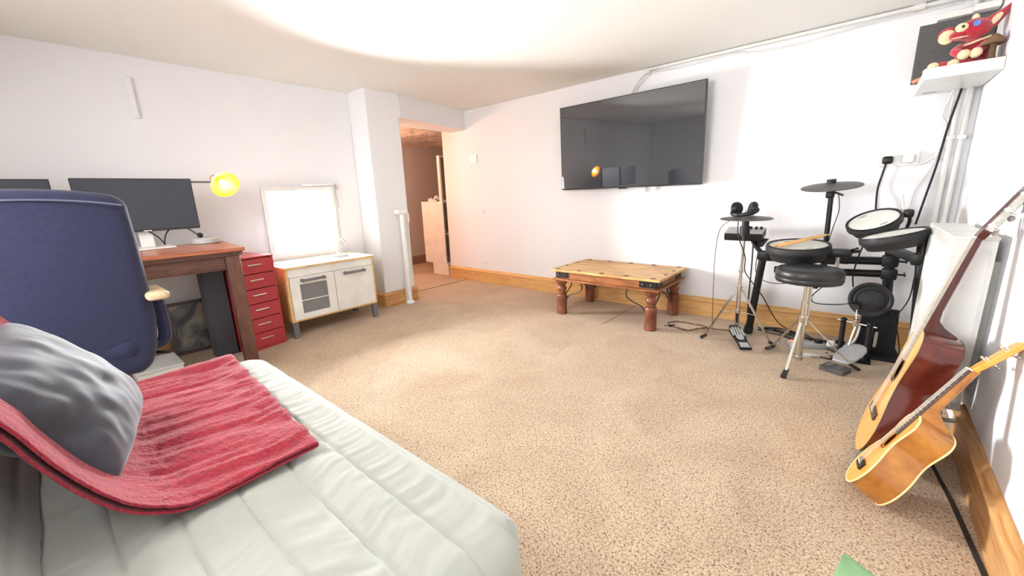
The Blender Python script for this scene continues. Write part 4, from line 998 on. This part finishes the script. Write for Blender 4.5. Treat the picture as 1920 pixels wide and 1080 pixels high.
# plush creature
pl = thing('plush_toy', 'red plush creature with cream ears and one blue button eye sitting on the shelf', 'plush toy', (.32, 3.20, 1.60))
bx_, by_ = .335, 3.20
MB().ball((bx_+.005, by_, 1.665), .062, (1, .8, 1.15)).build('body', 'plushred', pl, smooth=60)
hd_ = MB().ball((bx_-.01, by_-.01, 1.775), .062, (1.05, .85, .80)).ball((bx_-.055, by_-.03, 1.757), .035, (1.1, .8, .7)).build('head', 'plushred', pl, smooth=60)
MB().ball((bx_-.055, by_-.055, 1.785), .024, (1, .5, .85), n=12).build('eye_patch', 'plushcream', hd_)
MB().ball((bx_-.052, by_-.068, 1.786), .006, n=8).build('eye', 'black', hd_)
MB().cyl((bx_-.005, by_-.052, 1.790), (bx_-.007, by_-.066, 1.790), .013, n=18).build('button_eye', 'blueeye', hd_)
MB().ball((bx_-.055, by_-.052, 1.742), .03, (1.1, .25, .12), n=10).build('mouth', 'plushcream', hd_)
MB().ball((bx_-.010, by_-.01, 1.828), .014, (1, .8, 1.3), n=10).build('tuft', 'plushcream', hd_)
for k, c_, tip in ((0, (bx_-.10, by_-.0, 1.775), None), (1, (bx_+.06, by_, 1.80), None)):
    if k == 0:
        er = MB().ball((bx_-.095, by_, 1.770), .040, (.95, .3, 1.0)).build('ear', 'plushred', hd_, smooth=60)
        MB().ball((bx_-.098, by_-.012, 1.762), .035, (.9, .2, .95)).build('inner_ear', 'plushcream', er)
    else:
        er = MB().tube([(bx_+.02, by_, 1.785), (bx_+.05, by_, 1.80), (bx_+.085, by_, 1.835), (bx_+.105, by_-.0, 1.865)], 0, 14, rr=[.030, .030, .016, .004]).build('ear', 'plushred', hd_, smooth=60)
        MB().ball((bx_+.055, by_-.024, 1.800), .032, (.45, .25, 1.0), rot=Matrix.Rotation(radians(38), 3, 'Y')).build('inner_ear', 'plushcream', er)
for sgn in (-1, 1):
    a_ = MB().tube(spl([(bx_+sgn*.045, by_-.03, 1.70), (bx_+sgn*.045-.02, by_-.07, 1.675), (bx_+sgn*.02-.02, by_-.09, 1.655)], 5), .018, 12).build('arm', 'plushred', pl, smooth=60)
    MB().ball((bx_+sgn*.02-.015, by_-.10, 1.650), .023, n=12).build('paw', 'plushcream', a_)
    l_ = MB().tube(spl([(bx_+sgn*.03, by_-.02, 1.628), (bx_-.04+sgn*.03, by_-.06, 1.620), (bx_-.085+sgn*.035, by_-.085, 1.618)], 5), .018, 12).build('foot_leg', 'plushred', pl, smooth=60)
    MB().ball((bx_-.10+sgn*.035, by_-.095, 1.619), .018, (1.2, 1, 1), n=12).build('foot', 'plushcream', l_)
MB().tube(spl([(bx_-.05, by_-.03, 1.70), (bx_-.01, by_-.062, 1.705), (bx_+.05, by_-.045, 1.725)], 5), .005).build('collar_stitch', 'plushcream', pl)
ms = thing('mushroom_ornament', 'brown carved mushroom ornament beside the red toy', 'ornament', (.402, 3.12, 1.60))
MB().lathe([(0, 0), (.018, 0), (.013, .03), (.012, .075), (0, .08)], (.392, 3.10, 1.601), n=18).build('stem', 'brownwood', ms)
MB().lathe([(0, .0), (.036, .0), (.037, .006), (.022, .030), (.008, .044), (0, .046)], (.392, 3.10, 1.674), (.0, 0, 1), n=24, sy=1.5).build('cap', 'brownwood', ms)
tl = thing('wooden_snake', 'small pinkish wooden piece at the left end of the shelf', 'ornament', (.19, 3.35, 1.60))
MB().tube(spl([(.150, 3.42, 1.610), (.18, 3.36, 1.612), (.20, 3.30, 1.618)], 5), .010).build('body', 'terracotta', tl)
MB().ball((.19, 3.30, 1.632), .016, n=12).build('knob', 'plushcream', tl)

# ------------------------------------------------------------------ radiator
rd = thing('radiator', 'white double panel radiator on the right wall behind the guitar', 'radiator', (.33, 2.45, 0))
RX0, RX1, RY0, RY1, RZ0, RZ1 = .284, .390, 2.20, 2.86, .17, .852
MB().bx(RX0, RX0+.012, RY0+.012, RY1-.012, RZ0, RZ1-.012).build('front_panel', 'rad', rd, bevel=.003)
for i in range(19):
    y = RY0+.035+i*.033
    MB().bx(RX0-.004, RX0+.001, y, y+.018, RZ0+.03, RZ1-.05).build('panel_rib', 'rad', rd, bevel=.0018, seg=1)
MB().bx(RX1-.012, RX1, RY0+.012, RY1-.012, RZ0, RZ1-.012).build('rear_panel', 'rad', rd, bevel=.003)
for y in (RY0, RY1-.01):
    sc_ = MB().bx(RX0-.004, RX1+.004, y, y+.01, RZ0, RZ1-.006).build('side_cover', 'rad', rd, bevel=.003)
MB().bx(RX0+.012, RX1-.010, RY0-.002, RY0+.001, RZ0+.03, RZ1-.05).build('side_recess', 'rad', rd, bevel=.001)
MB().bx(RX0-.006, RX1+.006, RY0-.004, RY1+.004, RZ1-.012, RZ1).build('top_grille', 'rad', rd, bevel=.003)
MB().cyl((RX1-.035, RY0-.012, RZ1-.06), (RX1-.035, RY0, RZ1-.06), .014).build('bleed_cap', 'rad', rd)
MB().cyl((RX0+.05, RY0-.035, .0), (RX0+.05, RY0-.035, RZ0+.03), .0085).cyl((RX0+.05, RY0-.035, RZ0+.03), (RX0+.05, RY0+.01, RZ0+.03), .0085).build('feed_pipe', 'rad', rd)
MB().cyl((RX0+.03, RY0-.035, RZ0+.03), (RX0+.075, RY0-.035, RZ0+.03), .014).ball((RX0+.05, RY0-.035, RZ0+.055), .018, n=12).build('valve', 'white', rd)
for y in (RY0+.1, RY1-.1): MB().bx(RX1, wr(y)+.002, y-.02, y+.02, RZ0+.1, RZ1-.1).build('wall_bracket', 'rad', rd)
bx_2 = thing('pipe_bracket', 'grey stained bracket lying across the skirting end below the radiator', 'bracket', (.385, 2.25, .12))
MB().tube(spl([(.352, 2.26, .13), (.350, 2.235, .115), (.372, 2.235, .108), (.402, 2.24, .118), (.408, 2.25, .14)], 6), .009).build('bracket_strap', 'lightgrey', bx_2)

# ------------------------------------------------------------------ guitars
def outline(pts, L, n=8):
    half = spl([(w, t*L, 0) for t, w in pts], n)
    return [(p.x, p.y) for p in half] + [(-p.x, p.y) for p in half[::-1][1:-1]]
def ring_mesh(o, z0, z1):
    m = MB(); n = len(o)
    a = [m.bm.verts.new((x, y, z0)) for x, y in o]; b = [m.bm.verts.new((x, y, z1)) for x, y in o]
    for i in range(n): m.bm.faces.new((a[i], a[(i+1) % n], b[(i+1) % n], b[i]))
    return m
def plate(o, z, hole=None):
    m = MB(); ed = []
    def loop_(pts):
        v = [m.bm.verts.new((x, y, z)) for x, y in pts]
        for i in range(len(v)): ed.append(m.bm.edges.new((v[i], v[(i+1) % len(v)])))
    loop_(o)
    if hole: loop_([(hole[0]*cos(k*pi/20), hole[1]+hole[0]*sin(k*pi/20)) for k in range(40)])
    bmesh.ops.triangle_fill(m.bm, use_beauty=True, use_dissolve=False, edges=ed)
    return m
def guitar(root, L, pts, depth, bridge_y, hole, nut_y, head_len, nw, topm, sidem, neckm, boardm, nstr, head_ang, cream_edge, slotted):
    o = outline(pts, L)
    plate(o, 0, hole).build('soundboard', topm, root, True, solid=.003, smooth=0)
    ring_mesh(o, -.001, -depth+.001).build('side', sidem, root, True, smooth=60)
    plate(o, -depth).build('back', sidem, root, True, solid=.003, smooth=0)
    if cream_edge:
        for z in (0, -depth): MB().tube([(x, y, z) for x, y in o], .0028, 6, closed=True).build('binding', 'cream', root, True)
    else:
        for z in (0, -depth): MB().tube([(x, y, z) for x, y in o], .0016, 6, closed=True).build('binding', 'rosewood', root, True)
    r = hole[0]
    MB().tube([((r+.006)*cos(k*pi/20), hole[1]+(r+.006)*sin(k*pi/20), .0012) for k in range(40)], .0035, 6, closed=True).build('rosette', 'rosewood' if not cream_edge else 'brass', root, True)
    # fretboard, frets
    fb0 = hole[1]+r*.9
    f_ = MB().prism([(-nw*.62, fb0), (nw*.62, fb0), (nw/2, nut_y), (-nw/2, nut_y)], (0, 0, .006), (0, 0, .001), ((1, 0, 0), (0, 1, 0))).build('fretboard', boardm, root, True)
    sc = nut_y-bridge_y; fr = MB()
    for k in range(1, 19):
        y = nut_y-sc*(1-2**(-k/12))
        if y > fb0: fr.cyl((-nw*.55, y, .0075), (nw*.55, y, .0075), .0008, n=6)
    fr.build('fret_wires', 'string', f_, True)
    MB().bx(-nw/2, nw/2, nut_y, nut_y+.005, .0, .010).build('nut', 'bone', root, True, bevel=.001)
    # neck and heel
    nk = MB(); prof = []
    hl = L-.006
    secs = [(hl, nw*.60, depth*.95), (hl+.012, nw*.58, depth*.90), (hl+.03, nw*.56, depth*.52), (hl+.05, nw*.55, depth*.30), (hl+.085, nw*.54, .026), (nut_y-.02, nw*.5, .021), (nut_y+.01, nw*.5, .020)]
    rg = []
    for y, hw_, d_ in secs:
        narrow = .35 if d_ > .05 else 1
        rg.append([nk.bm.verts.new((hw_*cos(a), y, .001-d_*abs(sin(a))**(.75))) if False else nk.bm.verts.new((hw_*(cos(a) if d_ < .05 else cos(a)*(1-.45*abs(sin(a)))), y, .001-d_*abs(sin(a))**.8)) for a in [pi*k/12 for k in range(13)]])
    for a, b in zip(rg, rg[1:]):
        for k in range(12): nk.bm.faces.new((a[k], a[k+1], b[k+1], b[k]))
        nk.bm.faces.new((a[0], b[0], b[12], a[12]))
    nk.bm.faces.new(rg[0]); nk.bm.faces.new(rg[-1][::-1])
    nk.build('neck', neckm, root, True, smooth=50)
    # head
    HMx = Matrix.Translation((0, nut_y+.005, .004)) @ Matrix.Rotation(radians(-head_ang), 4, 'X')
    hw2 = nw*.72
    if slotted:
        h = MB()
        for sgn in (-1, 1):
            h.prism([(sgn*hw2*.55, 0.035), (sgn*hw2, .02), (sgn*hw2*1.05, head_len-.03), (sgn*hw2*.55, head_len-.03)], (0, 0, -.024), (0, 0, 0), ((1, 0, 0), (0, 1, 0)))
        h.prism([(-nw/2, 0), (nw/2, 0), (hw2, .035), (-hw2, .035)], (0, 0, -.024), (0, 0, 0), ((1, 0, 0), (0, 1, 0)))
        h.prism([(-hw2*1.05, head_len-.03), (hw2*1.05, head_len-.03), (hw2*.9, head_len), (0, head_len+.01), (-hw2*.9, head_len)], (0, 0, -.024), (0, 0, 0), ((1, 0, 0), (0, 1, 0)))
        h.prism([(-.006, .03), (.006, .03), (.006, head_len-.02), (-.006, head_len-.02)], (0, 0, -.024), (0, 0, 0), ((1, 0, 0), (0, 1, 0)))
    else:
        h = MB().prism([(-nw/2, 0), (nw/2, 0), (hw2*1.05, .03), (hw2*1.2, head_len*.9), (hw2*.8, head_len), (0, head_len*.97), (-hw2*.8, head_len), (-hw2*1.2, head_len*.9), (-hw2*1.05, .03)], (0, 0, -.014), (0, 0, 0), ((1, 0, 0), (0, 1, 0)))
    h.bm.transform(HMx); hd = h.build('headstock', topm if not slotted else neckm, root, True, bevel=.002)
    ntun = nstr//2
    for sgn in (-1, 1):
        if slotted:
            pm = MB().bx(sgn*hw2-.0015*1, sgn*hw2+.0025, .028, head_len-.028, -.0225, -.0015); pm.bm.transform(HMx)
            pmo = pm.build('tuner_plate', 'plate', hd, True)
        for k in range(ntun):
            y = .045+k*(head_len-.085)/max(1, ntun-1)
            if slotted:
                q_ = MB().cyl((sgn*(hw2+.004), y, -.009), (sgn*(hw2+.004), y-.003, -.034), .003).cyl((sgn*(hw2+.001), y, -.007), (sgn*(hw2+.008), y, -.007), .0075)
                q_.bm.transform(HMx); tn = q_.build('tuner', 'silver', hd, True)
                q_ = MB().ball((sgn*(hw2+.004), y-.004, -.042), .010, (.55, 1.1, .95), n=12); q_.bm.transform(HMx); q_.build('tuner_button', 'pearl', tn, True)
            else:
                q_ = MB().cyl((sgn*hw2*.75, y, -.026), (sgn*hw2*.75, y, .012), .004).cyl((sgn*hw2*.75, y, -.022), (sgn*(hw2+.020), y, -.022), .0028)
                q_.bm.transform(HMx); tn = q_.build('tuner', 'silver', hd, True)
                q_ = MB().ball((sgn*(hw2+.026), y, -.022), .009, (1.0, .8, .45), n=12); q_.bm.transform(HMx); q_.build('tuner_button', 'stud', tn, True)
    # bridge, strings
    bw = nw*1.75 if slotted else nw*1.1
    br = MB().bx(-bw, bw, bridge_y-.016, bridge_y+.012, .0015, .010).build('bridge', 'rosewood' if slotted else 'iron', root, True, bevel=.002)
    MB().bx(-nw*.62, nw*.62, bridge_y-.001, bridge_y+.002, .010, .0135).build('saddle', 'bone', br, True)
    for k in range(nstr):
        u = -1+2*k/(nstr-1)
        MB().tube([(u*nw*.58, bridge_y, .0135), (u*nw*.42, nut_y+.004, .0105)], .0009, 6).build('string', 'string', root, True)
    return hd
def pose(origin, a, n):
    a = Vector(a).normalized(); n = Vector(n); n = (n-a*n.dot(a)).normalized(); s = a.cross(n)
    return Matrix(((s.x, a.x, n.x, origin[0]), (s.y, a.y, n.y, origin[1]), (s.z, a.z, n.z, origin[2]), (0, 0, 0, 1)))
GP = [(0, 0), (.008, .06), (.05, .118), (.14, .165), (.25, .183), (.36, .170), (.47, .140), (.575, .121), (.67, .124), (.78, .140), (.87, .143), (.94, .118), (.985, .065), (1, 0)]
GM = pose((.1033, 1.9756, .0275), (.2501, .1543, .9558), (-.9682, .0321, .2482))
gsc = 1.068
g1 = thing('classical_guitar', 'full-size classical guitar with spruce top and glossy dark red sides leaning on the radiator', 'guitar', mtx=GM)
guitar(g1, .485*gsc, [(t, w*gsc) for t, w in GP], .097*gsc, .15*gsc, (.043*gsc, .325*gsc), .81*gsc, .19*gsc, .052*gsc, 'spruce', 'mahog', 'mahogneck', 'greyboard', 6, 14, False, True)
usc = 1.14
UP = [(0, 0), (.01, .035), (.06, .068), (.17, .094), (.29, .102), (.42, .092), (.54, .070), (.62, .062), (.70, .065), (.82, .078), (.90, .078), (.96, .060), (.99, .03), (1, 0)]
UM = pose((.0795, 1.676, .048), (.4821, .2232, .8472), (-.876, .1052, .4708))
g2 = thing('ukulele', 'small honey-coloured ukulele with cream binding leaning in front of the red guitar', 'ukulele', mtx=UM)
guitar(g2, .275*usc, [(t, w*usc) for t, w in UP], .080*usc, .065*usc, (.028*usc, .172*usc), .445*usc, .12*usc, .036*usc, 'koatop', 'koa', 'koa', 'rosewood', 4, 12, True, False)

# ------------------------------------------------------------------ plant (leaf tip in the near corner)
pt = thing('potted_plant', 'broad green leaf of a plant rising at the bottom edge by the viewer', 'plant', (.12, .52, 0))
MB().lathe([(0, 0), (.075, 0), (.10, .16), (.108, .16), (.108, .185), (.096, .185), (.090, .165), (0, .165)], (.16, .48, 0), n=32).build('pot', 'pot', pt)
MB().lathe([(0, .160), (.091, .160), (.091, .168), (0, .170)], (.16, .48, 0), n=24).build('soil', 'soil', pt)
def leaf(p0, p1, bend, w, up):
    m = MB(); p0 = Vector(p0); p1 = Vector(p1); n = 14; d = (p1-p0); sd = d.cross(Vector(up)).normalized(); nn = sd.cross(d).normalized(); rows = []
    for i in range(n+1):
        t_ = i/n; c = p0+d*t_+nn*bend*sin(pi*t_); ww = w*(sin(pi*min(.999, .04+.96*t_**.8))**.55)
        rows.append([m.bm.verts.new(c+sd*ww*k+nn*(.22*ww*abs(k))) for k in (-1, -.5, 0, .5, 1)])
    for a, b in zip(rows, rows[1:]):
        for k in range(4): m.bm.faces.new((a[k], a[k+1], b[k+1], b[k]))
    return m
leaf((.175, .50, .20), (.046, .700, .508), .05, .085, (0, 0, 1)).build('leaf', 'leaf', pt, solid=.001, smooth=70)
leaf((.17, .46, .20), (.26, .33, .42), .03, .04, (0, 0, 1)).build('leaf', 'leaf', pt, solid=.001, smooth=70)
leaf((.15, .46, .20), (.05, .33, .40), .03, .04, (0, 0, 1)).build('leaf', 'leaf', pt, solid=.001, smooth=70)
for p in ((.155, .50), (.17, .46), (.15, .46)): MB().cyl((.16, .48, .165), (p[0], p[1], .21), .005).build('stalk', 'leaf', pt)
